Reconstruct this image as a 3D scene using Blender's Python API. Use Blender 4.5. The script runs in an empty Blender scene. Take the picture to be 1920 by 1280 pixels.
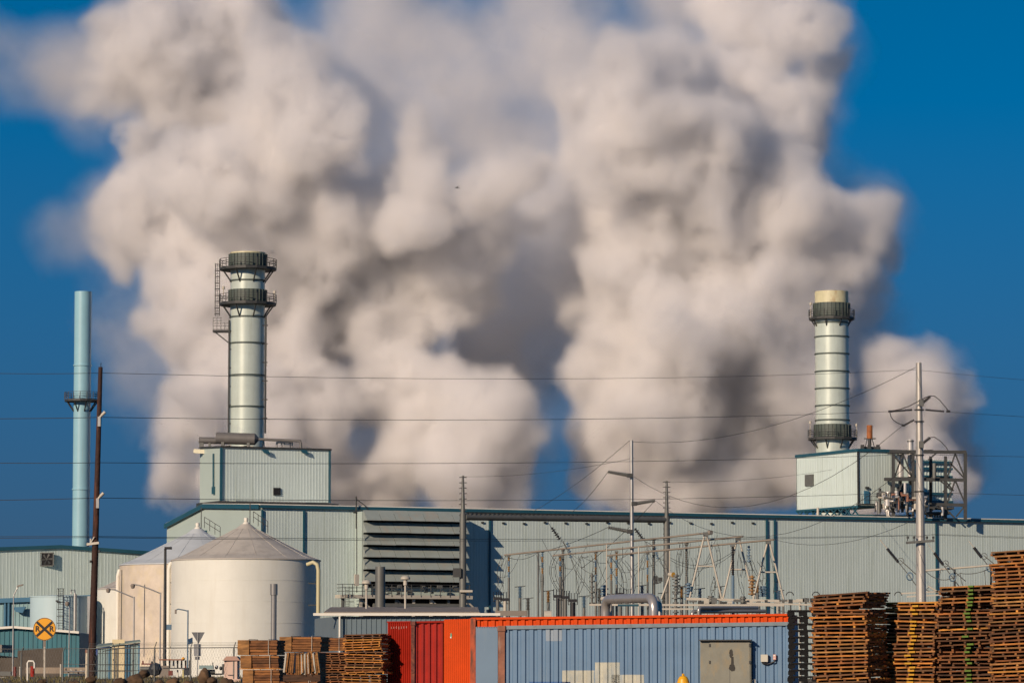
import bpy, bmesh, math, random
from math import sin, cos, tan, pi, radians, sqrt, atan2
from mathutils import Vector, Matrix, noise as mnoise
SC = bpy.context.scene
COL = SC.collection
# ---------------------------------------------------------------- camera
F = 7000.0                      # focal length in pixels of the 1920 px wide photograph
PITCH = math.atan(610 / F)
ZC = 1.6
cam = bpy.data.cameras.new("camera"); camo = bpy.data.objects.new("camera", cam); COL.objects.link(camo)
cam.sensor_width = 36; cam.lens = 36 * F / 1920
cam.clip_start = 1; cam.clip_end = 60000
camo.location = (0, 0, ZC); camo.rotation_euler = (pi / 2 + PITCH, 0, 0)
SC.camera = camo
CP, SP = cos(PITCH), sin(PITCH)
def P(px, py, Y):
    """point at depth Y seen at that place of the photograph (1920x1280)"""
    u = (px - 960) / F; v = (640 - py) / F
    t = Y / (CP - v * SP)
    return Vector((u * t, Y, ZC + t * (SP + v * CP)))
def M(n, Y): return n * Y / F    # pixels to metres
# ---------------------------------------------------------------- light
SUN_AZ, SUN_EL = radians(214), radians(21)
w = bpy.data.worlds.new("World"); SC.world = w; w.use_nodes = True
nt = w.node_tree; bg = nt.nodes["Background"]
sky = nt.nodes.new("ShaderNodeTexSky"); sky.sky_type = 'NISHITA'; sky.sun_disc = False
sky.sun_elevation = SUN_EL; sky.sun_rotation = SUN_AZ
sky.altitude = 2500; sky.air_density = 1.0; sky.dust_density = 0.0; sky.ozone_density = 6.0
tc = nt.nodes.new("ShaderNodeTexCoord"); mp = nt.nodes.new("ShaderNodeMapping"); mp.inputs["Location"].default_value = (0, 0, .30)
nt.links.new(tc.outputs["Generated"], mp.inputs[0]); nt.links.new(mp.outputs[0], sky.inputs["Vector"])
hs = nt.nodes.new("ShaderNodeHueSaturation"); hs.inputs["Saturation"].default_value = 1.22; hs.inputs["Value"].default_value = .95; hs.inputs["Hue"].default_value = .483
sx = nt.nodes.new("ShaderNodeSeparateXYZ"); mr = nt.nodes.new("ShaderNodeMapRange"); mr.inputs[1].default_value = 0.0; mr.inputs[2].default_value = .15
mx = nt.nodes.new("ShaderNodeMix"); mx.data_type = 'RGBA'; mx.inputs["A"].default_value = (.42, .78, 1.30, 1)
nt.links.new(tc.outputs["Generated"], sx.inputs[0]); nt.links.new(sx.outputs[2], mr.inputs[0]); nt.links.new(mr.outputs[0], mx.inputs["Factor"])
nt.links.new(sky.outputs[0], hs.inputs["Color"]); nt.links.new(hs.outputs[0], mx.inputs["B"]); nt.links.new(mx.outputs["Result"], bg.inputs[0])
bg.inputs[1].default_value = 0.115
sl = bpy.data.lights.new("sun", 'SUN'); slo = bpy.data.objects.new("sun", sl); COL.objects.link(slo)
sl.energy = 4.4; sl.angle = radians(0.5); sl.color = (1.0, 0.79, 0.60)
sd = Vector((sin(SUN_AZ) * cos(SUN_EL), cos(SUN_AZ) * cos(SUN_EL), sin(SUN_EL)))
slo.rotation_euler = sd.to_track_quat('Z', 'Y').to_euler(); slo.location = (-60, -80, 60)
SC.view_settings.view_transform = 'Standard'; SC.view_settings.look = 'None'
SC.view_settings.exposure = 0.0; SC.view_settings.gamma = 1.0
SC.cycles.volume_bounces = 10; SC.cycles.max_bounces = 16; SC.cycles.transparent_max_bounces = 16
SC.cycles.use_denoising = True; SC.cycles.use_adaptive_sampling = True; SC.cycles.adaptive_threshold = .04
SC.cycles.volume_step_rate = 2.6
# ---------------------------------------------------------------- helpers
RND = random.Random(11)
class MB:
    """collects shapes in world coordinates and links them as one mesh object"""
    def __init__(s): s.v = []; s.f = []; s.sm = []
    def add(s, vs, fs, smooth=False):
        n = len(s.v); s.v += [tuple(p) for p in vs]; s.f += [tuple(i + n for i in f) for f in fs]; s.sm += [smooth] * len(fs)
        return s
    def box(s, c, size, rz=0, R=None):
        R = R or Matrix.Rotation(rz, 3, 'Z'); c = Vector(c); h = Vector(size) * .5
        vs = [c + R @ Vector((a * h.x, b * h.y, d * h.z)) for a in (-1, 1) for b in (-1, 1) for d in (-1, 1)]
        return s.add(vs, [(0, 1, 3, 2), (4, 6, 7, 5), (0, 4, 5, 1), (2, 3, 7, 6), (0, 2, 6, 4), (1, 5, 7, 3)])
    def beam(s, a, b, w, h=None, up=(0, 0, 1)):
        """box bar from a to b, w wide and h high"""
        a = Vector(a); b = Vector(b); d = b - a; h = h or w; L = d.length
        if L < 1e-6: return s
        x = d / L; u = Vector(up)
        if abs(x.dot(u)) > .98: u = Vector((0, 1, 0))
        y = u.cross(x).normalized(); z = x.cross(y)
        R = Matrix((x, y, z)).transposed()
        return s.box((a + b) / 2, (L, w, h), R=R)
    def cyl(s, a, b, r0, r1=None, n=12, caps=True, smooth=True):
        a = Vector(a); b = Vector(b); r1 = r0 if r1 is None else r1; d = (b - a)
        if d.length < 1e-6: return s
        d.normalize(); u = Vector((0, 0, 1)) if abs(d.z) < .9 else Vector((1, 0, 0))
        x = u.cross(d).normalized(); y = d.cross(x); vs = []
        for c, r in ((a, r0), (b, r1)):
            for i in range(n):
                t = 2 * pi * i / n; vs.append(c + (x * cos(t) + y * sin(t)) * r)
        s.add(vs, [(i, (i + 1) % n, n + (i + 1) % n, n + i) for i in range(n)], smooth)
        if caps: s.add(vs[:n], [tuple(range(n - 1, -1, -1))]); s.add(vs[n:], [tuple(range(n))])
        return s
    def tube(s, pts, r, n=6):
        pts = [Vector(p) for p in pts]; rings = []
        x = None
        for i, p in enumerate(pts):
            d = (pts[min(i + 1, len(pts) - 1)] - pts[max(i - 1, 0)]).normalized()
            if x is None:
                u = Vector((0, 0, 1)) if abs(d.z) < .9 else Vector((0, 1, 0))
                x = u.cross(d).normalized()
            else: x = (x - d * x.dot(d)).normalized()      # carry the frame along, no twist
            y = d.cross(x)
            rings.append([p + (x * cos(2 * pi * k / n) + y * sin(2 * pi * k / n)) * r for k in range(n)])
        vs = [v for q in rings for v in q]; fs = []
        for i in range(len(pts) - 1):
            fs += [(i * n + k, i * n + (k + 1) % n, (i + 1) * n + (k + 1) % n, (i + 1) * n + k) for k in range(n)]
        s.add(vs, fs, True); m = (len(pts) - 1) * n
        s.add(vs, [tuple(range(n - 1, -1, -1)), tuple(range(m, m + n))]); return s
    def lathe(s, c, prof, n=32, a0=0, a1=2 * pi, smooth=True):
        c = Vector(c); full = abs(a1 - a0 - 2 * pi) < 1e-6; k = n if full else n + 1; vs = []
        for r, z in prof:
            for i in range(k):
                t = a0 + (a1 - a0) * i / n; vs.append(c + Vector((r * cos(t), r * sin(t), z)))
        for j in range(len(prof) - 1):
            fs = [(j * k + i, j * k + (i + 1) % k, (j + 1) * k + (i + 1) % k, (j + 1) * k + i) for i in range(n)]
            n0 = len(s.v)
            s.add(vs[j * k:(j + 2) * k], [(i, (i + 1) % k, k + (i + 1) % k, k + i) for i in range(n)], smooth)
        return s
    def quad(s, a, b, c, d): return s.add([a, b, c, d], [(0, 1, 2, 3)])
    def prism(s, poly, d):
        """planar polygon extruded by vector d"""
        poly = [Vector(p) for p in poly]; d = Vector(d); n = len(poly)
        return s.add(poly + [p + d for p in poly], [tuple(range(n - 1, -1, -1)), tuple(range(n, 2 * n))] + [(i, (i + 1) % n, n + (i + 1) % n, n + i) for i in range(n)])
    def corr(s, A, B, zb, zt, pitch, depth, nrm, rib=.25, slope=.08, thick=0):
        """vertically ribbed sheet from A to B (x, y); zb, zt may be functions of 0..1; ribs stand out along nrm"""
        A = Vector(A[:2]); B = Vector(B[:2]); L = (B - A).length; d = (B - A) / L; nv = Vector(nrm[:2]).normalized()
        fb = zb if callable(zb) else (lambda u: zb); ft = zt if callable(zt) else (lambda u: zt)
        us = []; x = 0
        while x < L:
            us += [(x, 0), (x + pitch * (1 - rib - 2 * slope), 0), (x + pitch * (1 - rib - slope), 1), (x + pitch * (1 - slope), 1)]; x += pitch
        us = [(min(u, L), k) for u, k in us]; us.append((L, us[-1][1]))
        vs = []
        for u, k in us:
            p = A + d * u + nv * depth * k
            vs += [(p.x, p.y, fb(u / L)), (p.x, p.y, ft(u / L))]
        fs = [(2 * i, 2 * i + 2, 2 * i + 3, 2 * i + 1) for i in range(len(us) - 1)]
        # keep the face normals on the nrm side
        a = Vector(vs[0]); n0 = (Vector(vs[2]) - a).cross(Vector(vs[1]) - a)
        if n0.x * nv.x + n0.y * nv.y < 0: fs = [f[::-1] for f in fs]
        s.add(vs, fs); return s
    def build(s, name, mat, parent=None, label=None):
        me = bpy.data.meshes.new(name)
        off = parent['_w'] if parent is not None and '_w' in parent else (0, 0, 0)
        ox, oy, oz = off
        me.from_pydata([(x - ox, y - oy, z - oz) for x, y, z in s.v], [], s.f)
        me.polygons.foreach_set("use_smooth", s.sm); me.materials.append(mat); me.update()
        o = bpy.data.objects.new(name, me); COL.objects.link(o)
        if parent is not None: o.parent = parent; o['_w'] = list(off)
        if label: o['label'] = label
        return o
def thing(name, label, cat, loc=(0, 0, 0), group=None):
    o = bpy.data.objects.new(name, None); COL.objects.link(o); o.empty_display_size = .3
    o.location = loc; o['_w'] = [float(c) for c in loc]; o['label'] = label; o['category'] = cat
    if group: o['group'] = group
    return o
def tag(o, label, cat, group=None):
    o['label'] = label; o['category'] = cat
    if group: o['group'] = group
    return o
def struct(o): o['kind'] = 'structure'; return o
def arc(a, b, sag, n=12, side=(0, 0, 0)):
    a = Vector(a); b = Vector(b); sd_ = Vector(side)
    return [a.lerp(b, t / n) + (Vector((0, 0, -sag)) + sd_) * 4 * (t / n) * (1 - t / n) for t in range(n + 1)]
# ---------------------------------------------------------------- materials
MATS = {}
def mat(name, col, rough=.6, metal=0.0, var=.08, vscale=.5, bump=0.0, bscale=8, streak=0.0, scol=(.25, .16, .08), smin=.58, spec=.5, stretch=(1, 1, .12), sscale=1.6, rnd=0.0):
    """painted or weathered surface: base colour with soft blotches, and vertical stains that belong to the surface"""
    if name in MATS: return MATS[name]
    m = bpy.data.materials.new(name); m.use_nodes = True; n = m.node_tree; b = n.nodes["Principled BSDF"]; L = n.links.new
    b.inputs["Roughness"].default_value = rough; b.inputs["Metallic"].default_value = metal; b.inputs["Specular IOR Level"].default_value = spec
    tc = n.nodes.new("ShaderNodeTexCoord"); ge = n.nodes.new("ShaderNodeNewGeometry")
    nz = n.nodes.new("ShaderNodeTexNoise"); nz.inputs["Scale"].default_value = vscale; nz.inputs["Detail"].default_value = 6; nz.inputs["Roughness"].default_value = .65
    L(ge.outputs["Position"], nz.inputs["Vector"])
    mr = n.nodes.new("ShaderNodeMapRange"); mr.inputs[1].default_value = .3; mr.inputs[2].default_value = .7; mr.inputs[3].default_value = 1 - var; mr.inputs[4].default_value = 1 + var
    L(nz.outputs[0], mr.inputs[0])
    vm = n.nodes.new("ShaderNodeVectorMath"); vm.operation = 'SCALE'; vm.inputs[0].default_value = col; L(mr.outputs[0], vm.inputs["Scale"])
    last = vm.outputs[0]
    if rnd:
        oi = n.nodes.new("ShaderNodeObjectInfo"); r2 = n.nodes.new("ShaderNodeMapRange"); r2.inputs[3].default_value = 1 - rnd; r2.inputs[4].default_value = 1 + rnd
        L(oi.outputs["Random"], r2.inputs[0]); v2 = n.nodes.new("ShaderNodeVectorMath"); v2.operation = 'SCALE'; L(last, v2.inputs[0]); L(r2.outputs[0], v2.inputs["Scale"]); last = v2.outputs[0]
    if streak:
        mp = n.nodes.new("ShaderNodeMapping"); mp.inputs["Scale"].default_value = stretch; L(ge.outputs["Position"], mp.inputs[0])
        sn = n.nodes.new("ShaderNodeTexNoise"); sn.inputs["Scale"].default_value = sscale; sn.inputs["Detail"].default_value = 7; sn.inputs["Roughness"].default_value = .7; L(mp.outputs[0], sn.inputs["Vector"])
        sr = n.nodes.new("ShaderNodeMapRange"); sr.inputs[1].default_value = smin; sr.inputs[2].default_value = smin + .14; sr.inputs[4].default_value = streak; L(sn.outputs[0], sr.inputs[0])
        mx = n.nodes.new("ShaderNodeMix"); mx.data_type = 'RGBA'; mx.inputs["B"].default_value = (*scol, 1); L(sr.outputs[0], mx.inputs["Factor"]); L(last, mx.inputs["A"]); last = mx.outputs["Result"]
    L(last, b.inputs["Base Color"])
    if bump:
        bz = n.nodes.new("ShaderNodeTexNoise"); bz.inputs["Scale"].default_value = bscale; bz.inputs["Detail"].default_value = 5; L(ge.outputs["Position"], bz.inputs["Vector"])
        bp = n.nodes.new("ShaderNodeBump"); bp.inputs["Strength"].default_value = bump; bp.inputs["Distance"].default_value = .1; L(bz.outputs[0], bp.inputs["Height"]); L(bp.outputs[0], b.inputs["Normal"])
    MATS[name] = m; return m
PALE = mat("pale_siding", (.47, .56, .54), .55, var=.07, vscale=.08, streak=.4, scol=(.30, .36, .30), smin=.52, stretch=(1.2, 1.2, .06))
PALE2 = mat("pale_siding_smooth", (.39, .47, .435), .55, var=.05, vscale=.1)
BUSM = mat("bus_tube_grey", (.30, .26, .21), .5, .2, var=.15, vscale=.6)
TEAL = mat("teal_trim", (.013, .075, .11), .5, var=.1)
TEALW = mat("teal_siding", (.035, .16, .20), .55, var=.12, vscale=.3, streak=.3, scol=(.06, .10, .11), smin=.5)
LOUV = mat("louver_grey", (.27, .31, .29), .55, var=.10, vscale=.5, streak=.55, scol=(.33, .28, .22), smin=.52, stretch=(1, 1, .3), sscale=.7)
BLACK = mat("black_gap", (.006, .006, .008), .9, var=0)  # near-black; serves as painted shade in openings and for black fittings
DARKST = mat("dark_steel", (.035, .038, .038), .6, var=.2, vscale=2)
GREYST = mat("grey_steel", (.14, .145, .135), .5, .3, var=.15, vscale=1.5)
GALV = mat("galvanised_steel", (.42, .42, .40), .42, .7, var=.12, vscale=1.2)
PALEST = mat("pale_steel", (.46, .43, .36), .5, var=.1)
SILVER = mat("silver_cladding", (.34, .33, .31), .30, .5, var=.08, vscale=2)
CREAM = mat("cream_tank_paint", (.66, .67, .61), .55, var=.05, vscale=.3, streak=.16, scol=(.50, .46, .36), smin=.5, stretch=(1, 1, .1), sscale=.8)
TANM = mat("mottled_tan_paint", (.58, .51, .42), .6, var=.16, vscale=.55, streak=.45, scol=(.62, .52, .30), smin=.5, stretch=(1, 1, .8), sscale=.5)
ROOFT = mat("tank_roof_paint", (.46, .43, .38), .6, var=.10, vscale=.4, streak=.3, scol=(.22, .20, .18), smin=.5, stretch=(1, 1, 1), sscale=.5)
ROOFT2 = mat("pale_tank_roof", (.50, .54, .56), .55, var=.06)
WHITE = mat("white_paint", (.72, .70, .62), .5, var=.06)
STACK = mat("stack_paint", (.51, .58, .52), .34, .12, var=.08, vscale=.4, streak=.42, scol=(.36, .40, .34), smin=.54, stretch=(1, 1, .08))
COLLAR = mat("collar_grey_green", (.07, .092, .082), .6, var=.15, vscale=1, streak=.4, scol=(.13, .14, .10), smin=.52)
RIMY = mat("yellowed_stack_rim", (.56, .53, .34), .5, var=.1, vscale=.8, streak=.6, scol=(.30, .13, .04), smin=.53, stretch=(1, 1, .25), sscale=1.0)
CHIM = mat("sky_blue_paint", (.26, .47, .55), .4, var=.05, vscale=.4, streak=.5, scol=(.33, .34, .28), smin=.60, stretch=(1, 1, .05), sscale=1.2)
RUST = mat("rust", (.22, .07, .025), .8, var=.35, vscale=2.5, bump=.2)
SILENC = mat("silencer_grey", (.13, .125, .12), .5, var=.12, vscale=1)
WOODP = mat("tarred_pole_wood", (.035, .013, .008), .8, var=.35, vscale=3, streak=.7, scol=(.15, .045, .018), smin=.53, stretch=(4, 4, .35), bump=.4)
WIRE = mat("wire_dark", (.03, .03, .03), .5, var=0)
INSB = mat("insulator_black", (.02, .02, .022), .4, var=.1)
INSBL = mat("insulator_blue_grey", (.10, .17, .24), .4, var=.1)
INSBR = mat("insulator_brown", (.25, .14, .05), .35, var=.4, vscale=1.2)
ORANGE = mat("orange_container_paint", (.60, .062, .002), .55, spec=.15, var=.12, vscale=1.2, streak=.5, scol=(.25, .045, .02), smin=.60, stretch=(1.5, 1.5, .35))
DRED = mat("dark_red_container_paint", (.30, .016, .006), .5, spec=.2, var=.2, vscale=1.4, streak=.5, scol=(.14, .03, .02), smin=.56, stretch=(1.5, 1.5, .3))
RUSTP = mat("rusty_post", (.24, .10, .06), .8, var=.4, vscale=3, streak=.7, scol=(.30, .24, .20), smin=.5, stretch=(4, 4, .8))
BLUEC = mat("blue_container_paint", (.105, .20, .32), .5, var=.09, vscale=1, streak=.30, scol=(.20, .27, .31), smin=.54, stretch=(2, 2, .25))
BLUER = mat("grey_blue_rail", (.17, .22, .25), .6, var=.15, vscale=3, streak=.5, scol=(.10, .09, .08), smin=.54, stretch=(3, 3, 3))
PATCH = mat("overpaint_white", (.46, .46, .38), .7, var=.16, vscale=2.5, streak=.5, scol=(.20, .28, .34), smin=.5, stretch=(2, 2, .6))
DOORG = mat("weathered_grey_door", (.20, .20, .16), .6, var=.14, vscale=2.2, streak=.55, scol=(.28, .22, .12), smin=.52, stretch=(2, 2, .9), sscale=1.8)
SOOT = mat("soot_stain", (.04, .038, .032), .8, var=.3, vscale=5)
PINK = mat("pinkish_booth_paint", (.55, .40, .32), .6, var=.08)
PINKR = mat("booth_roof", (.42, .26, .20), .7, var=.1)
YEL = mat("hydrant_yellow", (.75, .38, .01), .4, var=.08, vscale=8)
SIGNY = mat("sign_orange", (.80, .36, .012), .45, var=.04)
SIGNK = mat("sign_black", (.012, .012, .012), .5, var=0)
SIGNB = mat("sign_back_grey", (.16, .165, .17), .45, .5, var=.08)
DIRT = mat("dirt", (.10, .075, .05), .95, var=.45, vscale=.25, bump=.6, bscale=2, streak=.6, scol=(.06, .065, .025), smin=.5, stretch=(1, 1, 1), sscale=.12)
ROCK = mat("brown_rock", (.085, .05, .025), .9, var=.4, vscale=2, bump=.6, bscale=5, rnd=.3)
SHEDW = mat("blue_grey_siding", (.12, .17, .20), .6, var=.08, vscale=.4)
SHEDR = mat("brown_grey_roof", (.22, .19, .16), .7, var=.12)
MIDB = mat("faded_blue_trim", (.04, .15, .25), .5, var=.1)
BROWNS = mat("brown_screen", (.09, .075, .06), .9, var=.25, vscale=1.0)
GALVP = mat("pole_galvanised", (.40, .385, .35), .4, .35, var=.12, vscale=1.2)
SILVB = mat("bright_silver", (.60, .58, .54), .32, .4, var=.1, vscale=1.5)
TREAD = mat("vessel_dark", (.03, .035, .045), .4, var=.1)
REDV = mat("valve_red", (.16, .03, .02), .5, var=.1)
BLACKP = mat("black_plastic", (.006, .006, .007), .7, spec=.2, var=.15, vscale=3)
CREAMD = mat("cream_door", (.66, .56, .34), .5, var=.08)
AMBER = mat("lens_amber_glint", (.70, .38, .05), .3, var=.05)  # amber colour imitates a yellowish reflection on the floodlight lens
# ---------------------------------------------------------------- ground
def gz(x, y):
    z = 0.0
    # low bank that carries the fence and the small shed on the left
    fx = min(max((-6.5 - x) / 2.5, 0), 1); fy = min(max((y - 112) / 20, 0), 1) * min(max((232 - y) / 16, 0), 1)
    z += 1.02 * fx * fy
    z += .72 * math.exp(-((x - 2.75) ** 2 + (y - 60) ** 2) / 3.0)
    return z
def ground():
    xs = sorted(set([-9000, -3000, -1200, -600, -300, -160] + [i * 2.0 for i in range(-50, 51)] + [160, 300, 600, 1200, 3000, 9000] + [i * .5 for i in range(0, 13)]))
    ys = sorted(set([-400, -100, 0] + [20 + i * 2.5 for i in range(0, 92)] + [55 + i * .5 for i in range(0, 21)] + [270, 320, 400, 500, 700, 1000, 2000, 5000, 20000]))
    b = MB(); n = len(xs); vs = []
    for y in ys:
        for x in xs:
            z = gz(x, y)
            if abs(x) < 110 and 10 < y < 260: z += .10 * mnoise.fractal(Vector((x * .5, y * .5, 0)), 1, 2, 4, noise_basis='PERLIN_ORIGINAL') if y > 100 else 0
            vs.append((x, y, z))
    b.add(vs, [(j * n + i, j * n + i + 1, (j + 1) * n + i + 1, (j + 1) * n + i) for j in range(len(ys) - 1) for i in range(n - 1)], True)
    struct(b.build('ground', DIRT))
ground()
# ---------------------------------------------------------------- plant axes
GA = radians(25.6); AX = Vector((cos(GA), sin(GA), 0)); BX = Vector((-sin(GA), cos(GA), 0))
C0 = P(490, 948, 487); C0.z = 0
CAMP = Vector((0, 0, ZC))
def W(s, t, z): q = C0 + AX * s + BX * t; return Vector((q.x, q.y, z))
def ont(px, py, t):
    d = P(px, py, 1.0) - CAMP; k = (t - (CAMP - C0).dot(BX)) / d.dot(BX); return CAMP + d * k
def ons(px, py, s):
    d = P(px, py, 1.0) - CAMP; k = (s - (CAMP - C0).dot(AX)) / d.dot(AX); return CAMP + d * k
def S(p): return (p - C0).dot(AX)
def T(p): return (p - C0).dot(BX)
HW = P(490, 948, 487).z
# ---------------------------------------------------------------- main building
t1 = ons(385, 947, 0); t2 = ons(313, 985, 0); TE = T(t2); SLEN = 150
mbld = thing('turbine_hall', 'long pale green ribbed metal hall with teal roof edge behind the switchyard', 'building', W(0, 0, 0))
b = MB(); b.corr(W(0, 0, 0), W(SLEN, 0, 0), -.2, HW, .42, .018, -BX, rib=.10, slope=.08)
b.build('long_wall', PALE, mbld)
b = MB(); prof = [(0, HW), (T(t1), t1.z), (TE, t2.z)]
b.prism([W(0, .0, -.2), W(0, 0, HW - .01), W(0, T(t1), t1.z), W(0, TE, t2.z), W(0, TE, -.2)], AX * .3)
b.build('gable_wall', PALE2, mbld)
b = MB(); e = -.35
for (ta, za), (tb, zb) in zip(prof[:-1], prof[1:]):
    ta2 = ta - .4 if ta == 0 else ta
    b.prism([W(e, ta2, za + .12), W(e, tb, zb + .12), W(e, tb, zb + .26), W(e, ta2, za + .26)], AX * (SLEN + .5))
b.build('roof', WHITE, mbld)
b = MB(); b.box(W(SLEN / 2, -.34, HW - .06), (SLEN + .5, .22, .4), rz=GA)
for (ta, za), (tb, zb) in zip(prof[:-1], prof[1:]): b.beam(W(-.36, ta, za - .1), W(-.36, tb, zb - .1), .18, .6)
b.build('fascia', TEAL, mbld)
for px in (491, 569, 669, 918, 1437, 1452, 1755, 1950):
    q = ont(px, 1000, -.14); s_ = S(q); b = MB(); b.box(W(s_, -.2, HW / 2 - .3), (.22, .2, HW - .4), rz=GA); b.build('downpipe', TEAL, mbld)
b = MB(); b.box(W(-.15, T(t1) * .97, 10), (.2, .4, 20), rz=GA)
b.build('corner_trim', TEAL, mbld)
b = MB(); q = ont(664, 1145, -.1); b.box(W(S(ont(905, 1150, 0)), -1.2, 3.4), (14, 2.0, 6.8), rz=GA)   # low plinth annex in shade behind the yard
b.build('plinth_annex', SHEDR, mbld)
# small square wall fittings
for i, px in enumerate(range(905, 1440, 39)):
    q = ont(px, 979 + (i % 3), -.12); b = MB(); b.box(q, (.35, .22, .22), rz=GA); b.build('wall_fitting', DARKST, mbld)
# roof-edge davit
q = ont(668, 950, .5)
dv = thing('roof_davit', 'thin dark davit post with a slanting stay on the roof edge above the louvers', 'davit', q)
b = MB(); b.cyl(ont(668, 990, -.8), ont(668, 930, -.8), .09); b.box(ont(670, 960, -.8), (1.0, .3, .25), rz=GA); b.build('post', DARKST, dv)
b = MB(); b.tube([ont(669, 936, -.8), ont(684, 947, -.6), ont(692, 958, -.6)], .06); b.build('stay', DARKST, dv)
# ---------------------------------------------------------------- air intake house with six louver hoods
TF = -2.9
sL = S(ont(681, 1000, TF)); sR = S(ont(872, 1000, TF)); zT = ont(700, 957, TF).z; zB = ont(700, 1094, TF).z
ih = thing('air_intake_house', 'grey box of six wide sloping louver hoods on the hall wall', 'air intake', W(sL, 0, 0))
b = MB(); b.box(W((sL + sR) / 2, TF / 2 + .15, (zT + zB) / 2 - 2.2), (sR - sL, -TF - .5, zT - zB + 4.2), rz=GA); b.build('housing', PALE2, ih)
b = MB(); b.box(W((sL + sR) / 2, TF + .17, (zT + zB) / 2 - .3), (sR - sL - .3, .2, zT - zB), rz=GA); b.build('intake_shade_panel', BLACK, ih)  # black panel stands in for the shade between the hoods
hh = (zT - zB) / 6
for i in range(6):
    z1 = zT - i * hh; z0 = z1 - hh * .82; b = MB()
    n = 7
    for k in range(n):
        sa = sL + (sR - sL) * k / n + .025; sb = sL + (sR - sL) * (k + 1) / n - .025
        dz = RND.uniform(-.02, .02)
        b.prism([W(sa, TF, z1 + dz), W(sb, TF, z1 + dz), W(sb, TF - 1.25, z0 + dz), W(sa, TF - 1.25, z0 + dz)], Vector((0, 0, .06)))
    for sa in (sL - .03, sR + .03):
        b.prism([W(sa, TF, z1), W(sa, TF - 1.25, z0), W(sa, TF, z0)], AX * .05)
    b.build('louver_hood', LOUV, ih)
# service deck under it
dk = thing('intake_service_deck', 'steel service deck with handrails and a fat pipe under the louver hoods', 'platform', W(sL, TF, 0))
zd = ont(700, 1118, TF - 1.4).z; sA = S(ont(640, 1118, TF - 1.4)); b = MB()
b.box(W((sA + sR) / 2, TF - .9, zd), (sR - sA + .6, 1.8, .45), rz=GA); b.build('deck', PALEST, dk)
b = MB(); zr = zd + 1.6
for zz in (zd + .7, zd + 1.15, zr): b.beam(W(sA, TF - 1.8, zz), W(sR, TF - 1.8, zz), .07)
k = sA
while k < sR: b.beam(W(k, TF - 1.8, zd), W(k, TF - 1.8, zr), .09); k += 1.4
for zz in (zd + .7, zd + 1.15, zr): b.beam(W(sA, TF - 1.8, zz), W(sA, TF, zz), .07)
b.build('handrail', DARKST, dk)
b = MB(); b.cyl(W(sL + 1, TF - 1.2, zd - 1.25), W(sR - .5, TF - 1.2, zd - 1.25), .42, n=16); b.build('fat_pipe', GREYST, dk)
for k in range(8):
    s_ = sA + .4 + (sR - sA - .8) * k / 7; b = MB(); b.box(W(s_, TF - 1.0, zd / 2 - .1), (.35, .35, zd - .2), rz=GA)
    if k % 2: b.beam(W(s_, TF - 1.0, zd - .3), W(s_ + 2.4, TF - 1.0, zd - 2.4), .2)
    b.build('column', PALEST if k % 3 else GREYST, dk)
for k in range(26):
    b = MB()
    s_ = sL + .6 + (sR - sL - 1.2) * RND.random(); z_ = zd + .5 + RND.random() * .9
    b.box(W(s_, TF - .8 - RND.random() * .7, z_), (RND.uniform(.2, .7), .3, RND.uniform(.15, .5)), rz=GA)
    b.build('valve_gear', GREYST, dk)
b = MB(); b.box(W((sL + sR) / 2, TF + .3, zd - 2.2), (sR - sL - .4, .3, 4.0), rz=GA); b.build('bay_shade_sheet', BLACK, dk)  # black sheet painted in for the shade under the deck
cg = thing('caged_ladder', 'short caged ladder at the left end of the service deck under the louvers', 'ladder', W(sA, TF - 2, 0))
b = MB()
for k in (0, .5): b.beam(W(sA + .3 + k, TF - 2.1, zd - 4), W(sA + .3 + k, TF - 2.1, zd + 1.3), .06)
for k in range(18): b.beam(W(sA + .3, TF - 2.1, zd - 4 + k * .3), W(sA + .8, TF - 2.1, zd - 4 + k * .3), .04)
b.build('ladder_frame', DARKST, cg)
b = MB()
for k in range(5):
    zz = zd - 2.5 + k * .9; b.tube([W(sA + .1, TF - 2.1, zz), W(sA - .05, TF - 2.8, zz), W(sA + .55, TF - 3.0, zz), W(sA + 1.15, TF - 2.8, zz), W(sA + 1.0, TF - 2.1, zz)], .04, 5)
b.build('safety_cage', DARKST, cg)
# ---------------------------------------------------------------- platforms and stacks
def ring_platform(root, c, r_in, r_out, z, rail=1.25, n=16, gussets=8, h=.35):
    """round service platform: deck, brackets and railing as parts of the stack"""
    c = Vector(c); b = MB()
    b.lathe((c.x, c.y, z), [(r_in, 0), (r_out, 0), (r_out, h), (r_in, h)], n=n, smooth=False)
    pf = b.build('platform', DARKST, root)
    b = MB()
    for k in range(n):
        t = 2 * pi * k / n; t2_ = 2 * pi * (k + 1) / n
        p = Vector((c.x + r_out * cos(t), c.y + r_out * sin(t), z + h)); p2 = Vector((c.x + r_out * cos(t2_), c.y + r_out * sin(t2_), z + h))
        b.beam(p, p + Vector((0, 0, rail)), .09)
        for q in (.4, .7, 1.0): b.beam(p + Vector((0, 0, rail * q)), p2 + Vector((0, 0, rail * q)), .065)
    b.build('railing', DARKST, pf)
    for k in range(gussets):
        t = 2 * pi * (k + .5) / gussets; d = Vector((cos(t), sin(t), 0)); b = MB()
        b.beam(Vector((c.x, c.y, z)) + d * (r_out - .3), Vector((c.x, c.y, z - (r_out - r_in) * 1.1)) + d * r_in, .16)
        b.build('bracket', DARKST, pf)
    return pf
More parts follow.
